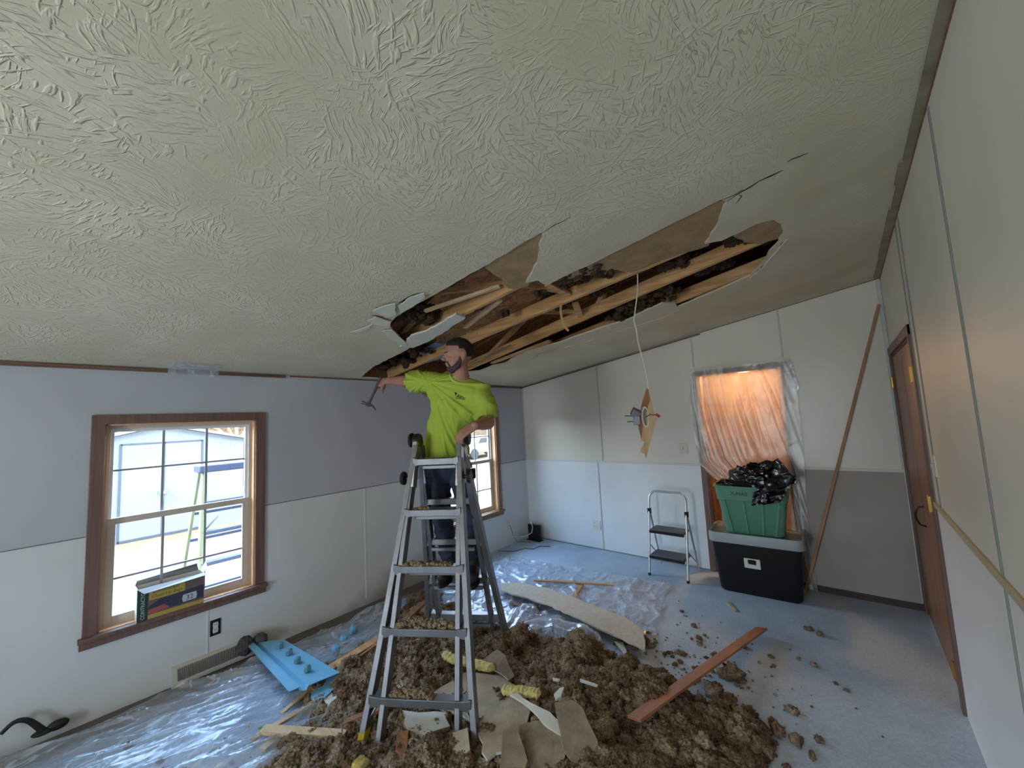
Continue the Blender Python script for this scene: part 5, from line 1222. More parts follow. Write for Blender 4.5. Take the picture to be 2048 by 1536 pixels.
# draped tail and peaks built from creased panels
def panel(mb, pts, seed, amp=.02, n=18):
    a, b, c, d = [Vector(p) for p in pts]; nr = (b - a).cross(d - a).normalized()
    def f(u, v):
        p = a.lerp(b, u).lerp(d.lerp(c, u), v); e_ = math.sin(math.pi * u) * math.sin(math.pi * v)
        return p + nr * (amp * 2.5 * e_ + amp * (1 - abs(noise.noise((u * 3.5, v * 3.5, seed))) * 3))
    mb.grid(f, n, n)
GYf = gy - .225
panel(bg, [PY(GYf, 1508, 965), PY(GYf - .03, 1592, 950), PY(GYf - .06, 1560, 1005), PY(GYf - .01, 1525, 1010)], 1.0, .012)
panel(bg, [PY(GYf - .02, 1525, 935), PY(GYf + .04, 1556, 916), PY(GYf - .02, 1596, 965), PY(GYf - .05, 1530, 985)], 2.0, .014)
panel(bg, [PY(GYf + .02, 1456, 968), PY(GYf + .06, 1474, 930), PY(GYf + .06, 1512, 945), PY(GYf - .01, 1512, 975)], 3.0, .012)
panel(bg, [PY(GYf - .02, 1506, 985), PY(GYf - .03, 1530, 975), PY(GYf - .04, 1535, 1006), PY(GYf - .01, 1503, 1012)], 4.0, .008)
panel(bg, [PY(GYf + .01, 1430, 966), PY(GYf + .06, 1446, 956), PY(GYf + .06, 1464, 962), PY(GYf + .01, 1456, 970)], 5.0, .008)
panel(bg, [PY(GYf + .05, 1480, 935), PY(GYf + .10, 1500, 926), PY(GYf + .10, 1556, 920), PY(GYf + .02, 1550, 950)], 6.0, .015)
ob = bg.build('rubbish_bag', M['bag'], None, recalc=False, angle=50, origin=(gx, gy, 1.0), smooth=True); tag(ob, 'glossy black plastic rubbish bag stuffed in the green tote and hanging over its front', 'rubbish bag')
# plastic film over the doorway
M['film_door'] = film_mat('doorway_plastic', (.86, .82, .80, 1), .28, .34, 3, (1, 1, 1), .07)
Lf = [(1381, 741), (1378, 800), (1388, 870), (1396, 925), (1418, 948), (1440, 966), (1442, 1000), (1443, 1040)]
Rt = [(1576, 719), (1594, 780), (1602, 850), (1607, 900), (1610, 960), (1614, 1020), (1624, 1100), (1636, 1185)]
Lw = [PY(B - .045, *q_) for q_ in Lf]; Rw = [PY(B - .045, *q_) for q_ in Rt]
def smp(P, t):
    t = t * (len(P) - 1); i = min(len(P) - 2, int(t)); return P[i].lerp(P[i + 1], t - i)
def fd(u, v):
    p = smp(Lw, v).lerp(smp(Rw, v), u)
    q_ = u * .9 + v * (-.35)       # folds lean to the lower right
    d = .016 * max(0, 1 - abs(noise.noise((q_ * 6, v * .8, 2))) * 3) ** 2 + .006 * max(0, 1 - abs(noise.noise((q_ * 15, v * 1.3, 5))) * 3) ** 2
    bulge = .05 * v * math.sin(math.pi * min(1, u * 1.0))
    yv = p.y - d * (.4 + v) + .01
    if v > .62 and u < .86: yv = max(yv, B - .03)
    return Vector((p.x, min(B - .021, yv), max(.004, p.z)))
o = MB().grid(fd, 120, 150).build('plastic_curtain', M['film_door'], None, recalc=False, angle=180, origin=(2.95, B - .05, 2.2)); tag(o, 'clear plastic film taped over the orange lit doorway', 'plastic sheet')
tp_ = MB().beam(PY(B - .022, 1380, 742), PY(B - .022, 1578, 718), .004, .035, (0, 0, 1)); 
tag(tp_.build('masking_tape', mat('clear_tape', S(214, 210, 196), .3), None, origin=PY(B - .02, 1380, 742)), 'strip of pale tape along the top of the doorway plastic', 'tape')
tag(MB().prism([PY(B - .03, *q_) for q_ in [(1568, 722), (1582, 722), (1598, 775), (1590, 800), (1578, 760)]], (0, .006, 0)).build('masking_tape', M['film'], None, smooth=False, origin=PY(B - .03, 1570, 722)), 'crumpled clear tape at the upper right corner of the doorway', 'tape')
# leaning stick
board('stick', PZ(.012, 1612, 1181), Vector((W - .03, B - .035, 2.60)), .024, .020, wood('stick_wood', S(150, 112, 80), S(178, 136, 100), .6, 6, 2), 'long thin wooden stick leaning into the corner beside the closet door', 'stick', upv=(0, 1, 0))

# ------------------------------------------------------------------ wall fittings
def plate_x(x, y0, y1, z0, z1, m, label, cat, name, sgn=1):
    e_ = empty(name, (x, (y0 + y1) / 2, z0)); tag(e_, label, cat); MB().span((x, y0, z0), (x + sgn * .007, y1, z1)).build('cover_plate', m, e_, bevel=.002); return e_
def sockets_x(e_, x, yc, zs, sgn=1):
    for z in zs:
        f = MB().lathe([(.002, 0), (.018, 0), (.018, .003), (.002, .0035)], (x, yc, z), (sgn, 0, 0), 20).build('socket', M['white_plastic'], e_)
        MB().span((x + sgn * .0034, yc - .008, z - .002), (x + sgn * .0042, yc - .005, z + .009)).span((x + sgn * .0034, yc + .005, z - .002), (x + sgn * .0042, yc + .008, z + .009)).build('slot', M['black_plastic'], f)
oe = plate_x(.0, .842, .908, .243, .357, M['black_plastic'], 'power outlet with a dark plate below the nearer window', 'outlet', 'power_outlet')
MB().span((.007, .859, .262), (.0085, .891, .338)).build('socket_body', M['white_plastic'], oe, bevel=.001); sockets_x(oe, .0085, .875, (.281, .320))
oe = plate_x(.0, 4.25, 4.32, .225, .337, M['white_plastic'], 'white outlet on the window wall near the corner with a thin cable', 'outlet', 'power_outlet'); sockets_x(oe, .007, 4.285, (.262, .300))
MB().tube([(.01, 4.29, .27), (.03, 4.30, .22), (.02, 4.34, .12), (.04, 4.40, .02), (.10, 4.46, .008), (.2, 4.50, .008)], .003, 6).build('cable', M['black_rubber'], oe)
oe = empty('power_outlet', (1.141, B, .252)); tag(oe, 'white power outlet on the beadboard of the doorway wall', 'outlet')
MB().span((1.083, B - .007, .252), (1.20, B, .366)).build('cover_plate', M['white_plastic'], oe, bevel=.002)
for z in (.285, .335):
    f = MB().lathe([(.002, 0), (.018, 0), (.018, .003), (.002, .0035)], (1.11, B - .007, z), (0, -1, 0), 20).build('socket', M['vinyl_white'], oe)
    MB().span((1.101, B - .0114, z - .004), (1.104, B - .0102, z + .008)).span((1.116, B - .0114, z - .004), (1.119, B - .0102, z + .008)).build('slot', M['black_plastic'], f)
sw = empty('light_switch', (2.335, B, 1.26)); tag(sw, 'ivory light switch to the left of the covered doorway', 'light switch')
MB().span((2.291, B - .007, 1.262), (2.380, B, 1.378)).build('cover_plate', M['white_plastic'], sw, bevel=.002); MB().box((2.335, B - .012, 1.322), (.010, .014, .024)).build('toggle', M['vinyl'], sw, bevel=.002)
for (y0, y1, z0, z1, l) in ((3.10, 3.165, 1.325, 1.44, 'white light switch beside the closet door'),):
    e_ = plate_x(W, y0, y1, z0, z1, M['white_plastic'], l, 'light switch', 'light_switch', -1); MB().box((W - .012, (y0 + y1) / 2, (z0 + z1) / 2), (.014, .010, .024)).build('toggle', M['vinyl'], e_, bevel=.002)
e_ = MB().span((W - .014, 3.33, 1.53), (W, 3.36, 1.60)).build('door_latch', M['white_plastic'], None, bevel=.003, origin=(W, 3.345, 1.53)); tag(e_, 'small white latch on the closet door casing above the light switch', 'latch')
# baseboard register
rg = empty('heat_register', (.0, .90, 0)); tag(rg, 'cream metal baseboard heat register under the nearer window', 'heat register')
M['cream'] = mat('cream_metal', S(196, 190, 178), .5)
MB().prism([(0, .62, .008), (.055, .62, .008), (.055, .62, .03), (.02, .62, .125), (0, .62, .135)], (0, .56, 0)).build('housing', M['cream'], rg, smooth=False, bevel=.003)
sl_ = MB()
for k in range(42): y = .655 + k * .0118; sl_.beam((.0535, y, .042), (.0245, y, .115), .005, .006, (0, 1, 0))
sl_.build('grille', M['grey_metal'], rg)
# box of contractor bags on the window sill
zb0 = WZ0; bxx = empty('bag_box', (-.03, .61, zb0)); tag(bxx, 'open carton of contractor clean-up bags standing on the window sill', 'carton')
BY0, BY1, BH, BD = .428, .790, .215, .12
x0_, x1_ = -.072, .048
box_m = MB(); 
for (a, b) in (((x0_, BY0, zb0), (x0_ + .003, BY1, zb0 + BH)), ((x1_ - .003, BY0, zb0), (x1_, BY1, zb0 + BH)), ((x0_, BY0, zb0), (x1_, BY0 + .003, zb0 + BH)), ((x0_, BY1 - .003, zb0), (x1_, BY1, zb0 + BH)), ((x0_, BY0, zb0), (x1_, BY1, zb0 + .003))): box_m.span(a, b)
box_m.build('body', mat('carton_white', S(206, 200, 186), .7), bxx, smooth=False)
M['ctn_dark'] = mat('carton_dark', S(58, 60, 78), .45); M['ctn_brown'] = mat('carton_brown', S(112, 92, 92), .5); M['ctn_yellow'] = mat('carton_yellow', S(178, 156, 70), .5); M['ctn_green'] = mat('carton_green', S(40, 62, 60), .5); M['ctn_mauve'] = mat('carton_mauve', S(150, 110, 118), .5); M['ctn_grey'] = mat('carton_grey', S(190, 196, 206), .5); M['ctn_red'] = mat('carton_red', S(170, 84, 88), .5)
X = x1_
def art(y0, y1, z0, z1, m, nm='print_panel', lift=.0006): return MB().span((X, y0, zb0 + z0), (X + lift, y1, zb0 + z1)).build(nm, m, bxx, smooth=False)
art(BY0, BY0 + .055, 0, BH, M['ctn_green'], 'side_band'); art(BY0 + .055, BY1, 0, BH, M['ctn_brown'], 'front_band')
art(BY0 + .06, BY1 - .11, .125, .20, M['ctn_yellow'], 'yellow_panel', .0009); art(BY0 + .055, BY1, 0.006, .032, M['ctn_yellow'], 'yellow_band', .0009)
MB().prism([(X + .0009, BY0 + .058, zb0 + .04), (X + .0009, BY1, zb0 + .045), (X + .0009, BY1, zb0 + .135), (X + .0009, BY0 + .12, zb0 + .12), (X + .0009, BY0 + .058, zb0 + .085)], (.0003, 0, 0)).build('dark_panel', M['ctn_dark'], bxx, smooth=False)
MB().prism([(X + .0013, BY0 + .058, zb0 + .035), (X + .0013, BY0 + .17, zb0 + .045), (X + .0013, BY0 + .14, zb0 + .075), (X + .0013, BY0 + .058, zb0 + .065)], (.0003, 0, 0)).build('red_panel', M['ctn_red'], bxx, smooth=False)
MB().prism([(X + .0014, BY1 - .12, zb0 + .05), (X + .0014, BY1 - .045, zb0 + .052), (X + .0014, BY1 - .04, zb0 + .075), (X + .0014, BY1 - .045, zb0 + .102), (X + .0014, BY1 - .12, zb0 + .10), (X + .0014, BY1 - .125, zb0 + .075)], (.0003, 0, 0)).build('badge', M['ctn_grey'], bxx, smooth=False)
MB().text('32', (X + .0018, BY1 - .105, zb0 + .060), (0, 1, 0), (0, 0, 1), .045, .0002).build('lettering', M['ctn_dark'], bxx, smooth=False)
MB().text('Contractor', (X + .0011, BY0 + .075, zb0 + .168), (0, 1, 0), (0, 0, 1), .032, .0002, .2).text('Clean-Up Bags', (X + .0011, BY0 + .070, zb0 + .138), (0, 1, 0), (0, 0, 1), .028, .0002, .2).build('lettering', M['ctn_dark'], bxx, smooth=False)
MB().text('CONTRACTOR', (X + .0009, BY0 + .038, zb0 + .012), (0, 0, 1), (0, -1, 0), .028, .0003).build('side_lettering', M['ctn_grey'], bxx, smooth=False)
fl = MB(); fl.prism([(x1_ - .002, BY0, zb0 + BH), (x1_ - .002, BY1, zb0 + BH), (x1_ + .032, BY1 + .012, zb0 + BH - .012), (x1_ + .032, BY0 + .03, zb0 + BH - .028)], (0, 0, .002)); fl.build('front_flap', mat('carton_flap', S(200, 204, 214), .6), bxx, smooth=False)
MB().prism([(x0_, BY0, zb0 + BH), (x0_, BY1 - .01, zb0 + BH), (x0_ - .006, BY1 - .02, zb0 + BH + .050), (x0_ - .006, BY0 + .01, zb0 + BH + .03)], (.002, 0, 0)).build('rear_flap', M['ctn_brown'], bxx, smooth=False)
MB().prism([(x0_ + .01, BY1, zb0 + BH), (x1_ - .01, BY1, zb0 + BH), (x1_ - .02, BY1 + .02, zb0 + BH + .03), (x0_ + .02, BY1 + .03, zb0 + BH + .06)], (0, .002, 0)).build('side_flap', mat('carton_flap_side', S(206, 196, 206), .6), bxx, smooth=False)
V, Fs = bagf(((x0_ + x1_) / 2, (BY0 + BY1) / 2, zb0 + BH - .05), .045, .165, .035, 9.0, .1); MB().add(V, Fs).build('bag_roll', M['bag'], bxx, recalc=False)
# black box and cable in the far corner
rb = empty('modem', (.17, 4.62, 0)); tag(rb, 'small black modem box on the floor in the far corner', 'modem')
MB().span((.09, 4.60, .012), (.30, 4.645, .225)).build('body', M['black_plastic'], rb, bevel=.006); MB().span((.07, 4.58, 0), (.31, 4.665, .014)).build('base', M['black_rubber'], rb, bevel=.003)
o = MB().tube([(.02, 4.35, .10), (.06, 4.42, .08), (.12, 4.52, .075), (.18, 4.575, .12), (.20, 4.575, .20), (.17, 4.572, .27), (.12, 4.572, .275)], .006, 8).build('white_cable', M['rail_white'], None, origin=(.02, 4.35, .10)); tag(o, 'white cable looping in front of the black modem box', 'cable')
o = MB().tube([(.05, 3.98, .008), (.25, 4.08, .008), (.30, 4.25, .008), (.42, 4.30, .008), (.42, 4.42, .01), (.55, 4.5, .008)], .004, 6).build('floor_cable', M['black_rubber'], None, origin=(.05, 3.98, .008)); tag(o, 'thin dark cable snaking over the floor in the far corner', 'cable')
# dark hose and head at the lower left
vh = empty('vacuum_hose', (.08, .0, .02)); tag(vh, 'dark hose with an oval head lying at the foot of the window wall', 'hose')
MB().tube([PX(.06, a, b) for a, b in [(2, 1468), (10, 1460), (18, 1452), (26, 1446), (34, 1442), (43, 1440), (52, 1440), (61, 1443), (70, 1449), (78, 1455), (84, 1460)]], [.010, .0105, .011, .0115, .012, .0125, .013, .014, .015, .016, .017], 12).build('hose', M['black_rubber'], vh)
V, Fs = bagf(PX(.06, 116, 1449), .022, .046, .028, 2.0, .05); MB().add(V, Fs).build('head', M['black_rubber'], vh, recalc=False)
V, Fs = bagf(PX(.06, 88, 1463), .03, .05, .016, 5.0, .05); MB().add(V, Fs).build('base', M['black_rubber'], vh, recalc=False)
# dark motor-like lump behind the vent tray
V, Fs = bagf(PX(.09, 490, 1292), .05, .055, .07, 6.0, .2); o = MB().add(V, Fs).build('dark_scrap', mat('dark_scrap', S(70, 68, 70), .8), None, recalc=False, origin=PX(.09, 490, 1292)); tag(o, 'dark crumpled scrap at the wall end of the blue vent tray', 'scrap')
V, Fs = bagf(PX(.08, 520, 1280), .05, .05, .05, 7.0, .2); o = MB().add(V, Fs).build('dark_scrap', mat('dark_scrap_b', S(84, 82, 84), .8), None, recalc=False, origin=PX(.08, 520, 1280)); tag(o, 'greyish crumpled scrap just right of the dark one by the wall', 'scrap')
# piles on the ladder rungs
for i, (fr, k, t0, t1, h, l) in enumerate([(1, 0, .20, .62, .05, 'lowest front rung'), (1, 1, .12, .85, .05, 'second front rung'), (1, 2, .08, .80, .022, 'third front rung'), (1, 3, .15, .45, .012, 'fourth front rung')]):
    s = .245 + k * .331; a, b = lad(-1, fr, s), lad(1, fr, s); r = random.Random(40 + i); it = []
    for q_ in range(int(260 * h / .05 * (t1 - t0)) + 30):
        t = r.uniform(t0, t1); e_ = math.sin(math.pi * (t - t0) / (t1 - t0)) ** .6; zz_ = r.random() * h * e_ * (.5 + r.random() * .7)
        p = a.lerp(b, t) + LV * fr * r.uniform(-.024, .024) * (1 - .5 * zz_ / .06) + Vector((0, 0, .017 + zz_)); it.append(((p.x, p.y, p.z), r.uniform(.006, .016), q_ % 3 == 0))
    tag(clump_mesh('insulation_crumbs', it, M['insulation']), 'insulation crumbs heaped on the %s of the ladder' % l, 'insulation', kind='stuff')
# ------------------------------------------------------------------ the man on the ladder
M['skin'] = mat('skin', S(172, 122, 106), .55, var=.12, vs=14, bump=.12, bs=150)
M['hair'] = mat('hair', S(38, 28, 26), .8, var=.3, vs=60, bump=.7, bs=220, bd=.003)
M['beard'] = mat('beard', S(78, 60, 58), .9, var=.35, vs=90, bump=.6, bs=260, bd=.002)
M['shirt'] = mat('safety_shirt', S(166, 184, 66), .85, var=.08, vs=5, bump=.1, bs=300)
M['shirt_rib'] = mat('shirt_rib', S(184, 200, 92), .85)
M['jeans'] = mat('dark_jeans', S(52, 58, 78), .85, var=.25, vs=9, bump=.3, bs=160)
M['boot'] = mat('work_boot', S(30, 28, 28), .6, var=.2, vs=20)
M['sole'] = mat('boot_sole', S(20, 20, 20), .8)
Rv, Uv = RC.col[0].copy(), Vector((0, 0, 1)); Fw = Vector((-Rv.y, Rv.x, 0)).normalized(); Rh = Vector((Fw.y, -Fw.x, 0))     # horizontal right and forward of the viewer
def caps(mb, pts, rad, n=16):
    """chain of tapered round segments"""
    for i in range(len(pts) - 1):
        a, b = Vector(pts[i]), Vector(pts[i + 1]); ra, rb = rad[i], rad[i + 1]; d = b - a; L_ = d.length; d.normalize(); pr = []
        for k in range(7): t = k / 6 * math.pi / 2; pr.append((ra * math.sin(t), -ra * math.cos(t)))
        for k in range(7): t = k / 6 * math.pi / 2; pr.append((rb * math.cos(t), L_ + rb * math.sin(t)))
        mb.lathe(pr, a, d, n)
def ell(mb, c, r, ax=None, n=16):
    """ellipsoid with axes columns of ax"""
    bm = bmesh.new(); bmesh.ops.create_icosphere(bm, subdivisions=3, radius=1); bm.verts.index_update(); A_ = ax or Matrix.Identity(3)
    mb.add([Vector(c) + A_ @ Vector((v.co.x * r[0], v.co.y * r[1], v.co.z * r[2])) for v in bm.verts], [tuple(v.index for v in f.verts) for f in bm.faces]); bm.free()
def fuse(mb, name, m, parent, voxel, smooth_it=6, post=None, group=None, factor=.5):
    o = mb.build(name + '_raw', m, None)
    q = o.modifiers.new('r', 'REMESH'); q.mode = 'VOXEL'; q.voxel_size = voxel
    q = o.modifiers.new('s', 'SMOOTH'); q.iterations = smooth_it; q.factor = factor
    dg = bpy.context.evaluated_depsgraph_get(); me = bpy.data.meshes.new_from_object(o.evaluated_get(dg)); bpy.data.objects.remove(o)
    me.name = name; me.materials.clear(); me.materials.append(m)
    if post:
        nrm = [v.normal.copy() for v in me.vertices]
        for v, nn in zip(me.vertices, nrm): v.co = post(v.co.copy(), nn)
    me.polygons.foreach_set('use_smooth', [True] * len(me.polygons))
    ob = bpy.data.objects.new(name, me); COL.objects.link(ob)
    if parent: me.transform(Matrix.Translation(-parent.location)); ob.parent = parent
    me.update(); return ob
man = empty('person', (1.42, 2.10, .56)); tag(man, 'man with dark hair and beard in a bright yellow-green T-shirt reaching left with a hammer', 'person')
J = dict(
    head=PD(916, 712, 2.80), chin=PD(897, 745, 2.80), neck=PD(922, 752, 2.84), nbase=PD(918, 768, 2.86),
    shR=PD(866, 764, 2.90), elR=PD(818, 762, 3.06), wrR=PD(772, 762, 3.25), haR=PD(756, 768, 3.32),
    shL=PD(960, 782, 2.83), elL=PD(976, 846, 2.74), wrL=PD(951, 851, 2.57), haL=PD(936, 862, 2.55),
    chest=PD(915, 805, 2.90), waist=PD(898, 878, 2.96), hip=PD(893, 930, 3.00),
    hpR=PD(872, 935, 3.02), knR=PD(884, 1030, 2.96), anR=PD(898, 1118, 3.10),
    hpL=PD(918, 935, 2.98), knL=PD(938, 1025, 2.92), anL=PD(946, 1110, 3.05))
body = MB()
# trunk and legs
shw = (J['shL'] - J['shR']).normalized()
caps(body, [J['hip'], J['waist'], J['chest']], [.125, .12, .13]); caps(body, [J['chest'] - shw * .06, J['chest'] + shw * .06], [.12, .12]); caps(body, [J['shR'], J['nbase'] - Vector((0, 0, .02)), J['shL']], [.052, .06, .052])
caps(body, [J['nbase'], J['neck'], J['head'] - Vector((0, 0, .03))], [.062, .058, .06])
for s in 'RL': caps(body, [J['hp' + s], J['kn' + s], J['an' + s]], [.085, .055, .040])
caps(body, [J['shR'], J['elR'], J['wrR']], [.056, .044, .029]); caps(body, [J['shL'], J['elL'], J['wrL']], [.056, .045, .029])
# forearm muscle
caps(body, [J['elR'].lerp(J['wrR'], .12), J['elR'].lerp(J['wrR'], .5)], [.045, .038]); caps(body, [J['elL'].lerp(J['wrL'], .15), J['elL'].lerp(J['wrL'], .5)], [.046, .040])
# head: profile toward the viewer's left, tipped slightly up
hf = (-Rh * .93 - Fw * .30 + Vector((0, 0, -.10))).normalized(); hu = (Vector((0, 0, 1)) + hf * .10 + Rh * .02); hu = (hu - hf * hu.dot(hf)).normalized(); hs = hf.cross(hu)
HA = Matrix((hf, hs, hu)).transposed(); hc0 = J['head']
def H(x, y, z): return hc0 + HA @ Vector((x, y, z))
ell(body, H(-.012, 0, .028), (.100, .078, .092), HA)
ell(body, H(.028, 0, .010), (.066, .066, .080), HA)
ell(body, H(.035, 0, -.045), (.058, .055, .058), HA); caps(body, [H(.058, 0, -.088), H(.062, 0, -.078)], [.026, .026])
for s in (-1, 1):
    caps(body, [H(.02, s * .052, -.072), H(.055, s * .018, -.092)], [.022, .020]); caps(body, [H(-.02, s * .058, -.03), H(.02, s * .052, -.072)], [.020, .021])
    caps(body, [H(.082, s * .012, .028), H(.070, s * .042, .028)], [.011, .010])           # brow
    ell(body, H(.066, s * .038, -.016), (.020, .020, .016), HA)                              # cheekbone
    ell(body, H(.077, s * .030, .010), (.010, .013, .008), HA)                               # eyelid
    ell(body, H(-.020, s * .083, -.010), (.020, .014, .034), HA)
    ell(body, H(-.028, s * .091, .002), (.018, .010, .026), HA)
caps(body, [H(.088, 0, .020), H(.112, 0, -.012)], [.009, .012]); 
for s in (-1, 1): ell(body, H(.100, s * .011, -.018), (.011, .009, .008), HA)
caps(body, [H(.090, -.014, -.044), H(.090, .014, -.044)], [.007, .007]); caps(body, [H(.087, -.012, -.055), H(.087, .012, -.055)], [.0075, .0075])
# left hand resting on the ladder top: palm over the hinge, five fingers bent down over it
def hand(mb, wr, kd, pd, sd, curl, sz=1.0, thumb=1, grip=None):
    """wr wrist, kd knuckle direction, pd palm-facing direction, sd side (towards little finger)"""
    kd = kd.normalized(); sd = (sd - kd * sd.dot(kd)).normalized(); pdn = (pd - kd * pd.dot(kd) - sd * pd.dot(sd)).normalized()
    base = wr + kd * .012
    for k, (o_, l_) in enumerate([(-.030, .088), (-.010, .092), (.011, .088), (.030, .080)]):
        caps(mb, [base + sd * o_ * .6, base + kd * l_ * sz + sd * o_], [.016, .0125], 10)
        f0 = base + kd * l_ * sz + sd * o_; lens = [(.040, .026, .020), (.044, .030, .021), (.041, .028, .020), (.032, .022, .018)][k]
        a = 0; p = f0; path = [p]
        for j, L_ in enumerate(lens):
            a += curl[j] * (1 + .06 * (k - 1.5)); p = p + (kd * math.cos(a) + pdn * math.sin(a)) * L_ * sz; path.append(p)
        caps(mb, path, [.0100, .0092, .0086, .0074], 10)
    t0 = base + kd * .02 - sd * .026; t1 = t0 + (kd * .55 - sd * .65 * thumb + pdn * .45).normalized() * .042; t2 = t1 + (kd * .7 - sd * .1 + pdn * .75).normalized() * .032; t3 = t2 + (kd * .55 + sd * .25 + pdn * .7).normalized() * .026
    caps(mb, [t0, t1, t2, t3], [.017, .012, .0105, .0085], 10)
kdL = (-Rh * .78 - Vector((0, 0, 1)) * .42 - Fw * .05).normalized()
hand(body, J['wrL'], kdL, Vector((0, 0, -1)) * .9 + Fw * .5, Rh * .35 - Vector((0, 0, 1)) * .5 - Fw * .65, (.45, .6, .45), 1.0)
# right hand wrapped around the hammer handle
hdir = (PD(737, 806, 3.22) - PD(757, 770, 3.30)).normalized()      # handle direction, going down
kdR = (J['haR'] - J['wrR']).normalized()
hand(body, J['wrR'], kdR, (-Fw * -.6 + Vector((0, 0, -.8))), -hdir * -1 if False else hdir * -1, (1.15, 1.35, .9), .9)
bo = fuse(body, 'body', M['skin'], man, .0042, 4)
# hair: shell that only stands proud of the skull above the hairline
bm = bmesh.new(); bmesh.ops.create_icosphere(bm, subdivisions=5, radius=1); vs = []
for v in bm.verts:
    d = v.co; x, y, z = d
    hl = .34 + .18 * (x > .3) * (x - .3)                        # hairline height in front
    m_ = 1.0
    if x > .15: m_ = min(1, max(0, (z - hl - .10 * (1 - abs(y))) * 6 + .3))
    else: m_ = min(1, max(0, (z + .62 - .35 * max(0, x + .45)) * 6))
    if abs(y) > .55 and x > -.25 and z < .12: m_ = 0
    k = .86 + .21 * m_ + .018 * m_ * noise.noise(d * 9) + .03 * m_ * max(0, z) * (1 if x > -.2 else .3)
    vs.append(H(-.012 + x * .101 * k, y * .080 * k, .030 + z * .095 * k))
hm = MB(); bm.verts.index_update(); hm.add(vs, [tuple(v.index for v in f.verts) for f in bm.faces]); bm.free()
hm.build('hair', M['hair'], man, angle=180)
bd = MB()
caps(bd, [H(.060, 0, -.092), H(.066, 0, -.080)], [.028, .027])
for s in (-1, 1):
    caps(bd, [H(-.004, s * .066, -.022), H(.002, s * .064, -.045), H(.022, s * .055, -.073), H(.056, s * .020, -.092)], [.012, .016, .0225, .0225]); caps(bd, [H(.088, s * .004, -.034), H(.082, s * .024, -.040), H(.072, s * .030, -.066)], [.0085, .0085, .010])
fuse(bd, 'beard', M['beard'], man, .0035, 2)
for s in (-1, 1):
    e_ = MB(); ell(e_, H(.0835, s * .031, .0085), (.0065, .0095, .0065), HA); eo = e_.build('eye', mat('eye_white', S(150, 140, 136), .3), man)
    e_ = MB(); caps(e_, [H(.091, s * .014, .031), H(.080, s * .046, .030)], [.0045, .0035], 8); e_.build('eyebrow', M['hair'], man)
# shirt
sh_m = MB()
hemc = PD(893, 899, 2.97)
caps(sh_m, [hemc, J['waist'] + Vector((0, 0, .02)), J['chest']], [.155, .142, .142])
caps(sh_m, [J['chest'] - shw * .070 - Vector((0, 0, .02)), J['chest'] + shw * .070 - Vector((0, 0, .02))], [.128, .128])
caps(sh_m, [J['shR'] - Vector((0, 0, .004)), J['nbase'] - Vector((0, 0, .018)), J['shL'] - Vector((0, 0, .004))], [.078, .084, .078])
caps(sh_m, [J['nbase'] + Vector((0, 0, .0)), J['nbase'].lerp(J['neck'], .38)], [.084, .072])
caps(sh_m, [J['shR'].lerp(J['chest'], .35), J['shL'].lerp(J['chest'], .35)], [.115, .115])
caps(sh_m, [hemc - shw * .055, hemc + shw * .05], [.135, .135]); 
caps(sh_m, [J['shR'].lerp(J['waist'], .5) + shw * .02, hemc - shw * .07], [.085, .11]); caps(sh_m, [J['shL'].lerp(J['waist'], .5) - shw * .03, hemc + shw * .05], [.085, .11])
def sleeve(mb, a, b, r0, r1):
    d = (b - a); L_ = d.length; d.normalize(); mb.lathe([(r0 * .5, -.02), (r0, 0), ((r0 + r1) / 2, L_ * .5), (r1, L_), (r1 * .93, L_ + .001)], a, d, 24)
sleeve(sh_m, J['shR'] + (J['shR'] - J['elR']).normalized() * .02, J['shR'].lerp(J['elR'], .84), .078, .084)
sleeve(sh_m, J['shL'] + (J['shL'] - J['elL']).normalized() * .02, J['shL'].lerp(J['elL'], .86), .078, .084)
hem_z = hemc.z - .045
hang = (J['shR'])
def folds(p, n):
    # radiating creases from the raised shoulder, vertical drapes toward the hem
    q_ = p - J['shR']; a = math.atan2(q_.z, q_.dot(shw)); r = q_.length
    w1 = max(0, 1 - abs(noise.noise((a * 5.0 + .3, r * 1.2, 3))) * 3.2) ** 1.5 * min(1, r * 4) * .020
    t = max(0, min(1, (J['chest'].z - p.z) / .3))
    s_ = p.dot(shw); w2 = max(0, 1 - abs(noise.noise((s_ * 16 + p.z * 5, p.z * 2.2, 8))) * 3) ** 1.3 * t * .020
    p = p + n * (max(w1, w2) - .006 + .003 * noise.noise(p * 14))
    if p.z < hem_z: p.z = hem_z + (p.z - hem_z) * .10
    return p
so = fuse(sh_m, 'shirt', M['shirt'], man, .0055, 4, folds)
# collar ring
nd = (J['neck'] - J['nbase']).normalized(); cc = J['nbase'].lerp(J['neck'], .70)
cx_ = nd.cross(shw).normalized(); cy_ = cx_.cross(nd)
ring = [cc + cy_ * math.cos(t) * .076 + cx_ * math.sin(t) * .073 + nd * (.010 * math.cos(t * 2) ) for t in [2 * math.pi * k / 36 for k in range(37)]]
MB().tube(ring, .009, 8, False).build('collar', M['shirt_rib'], man)
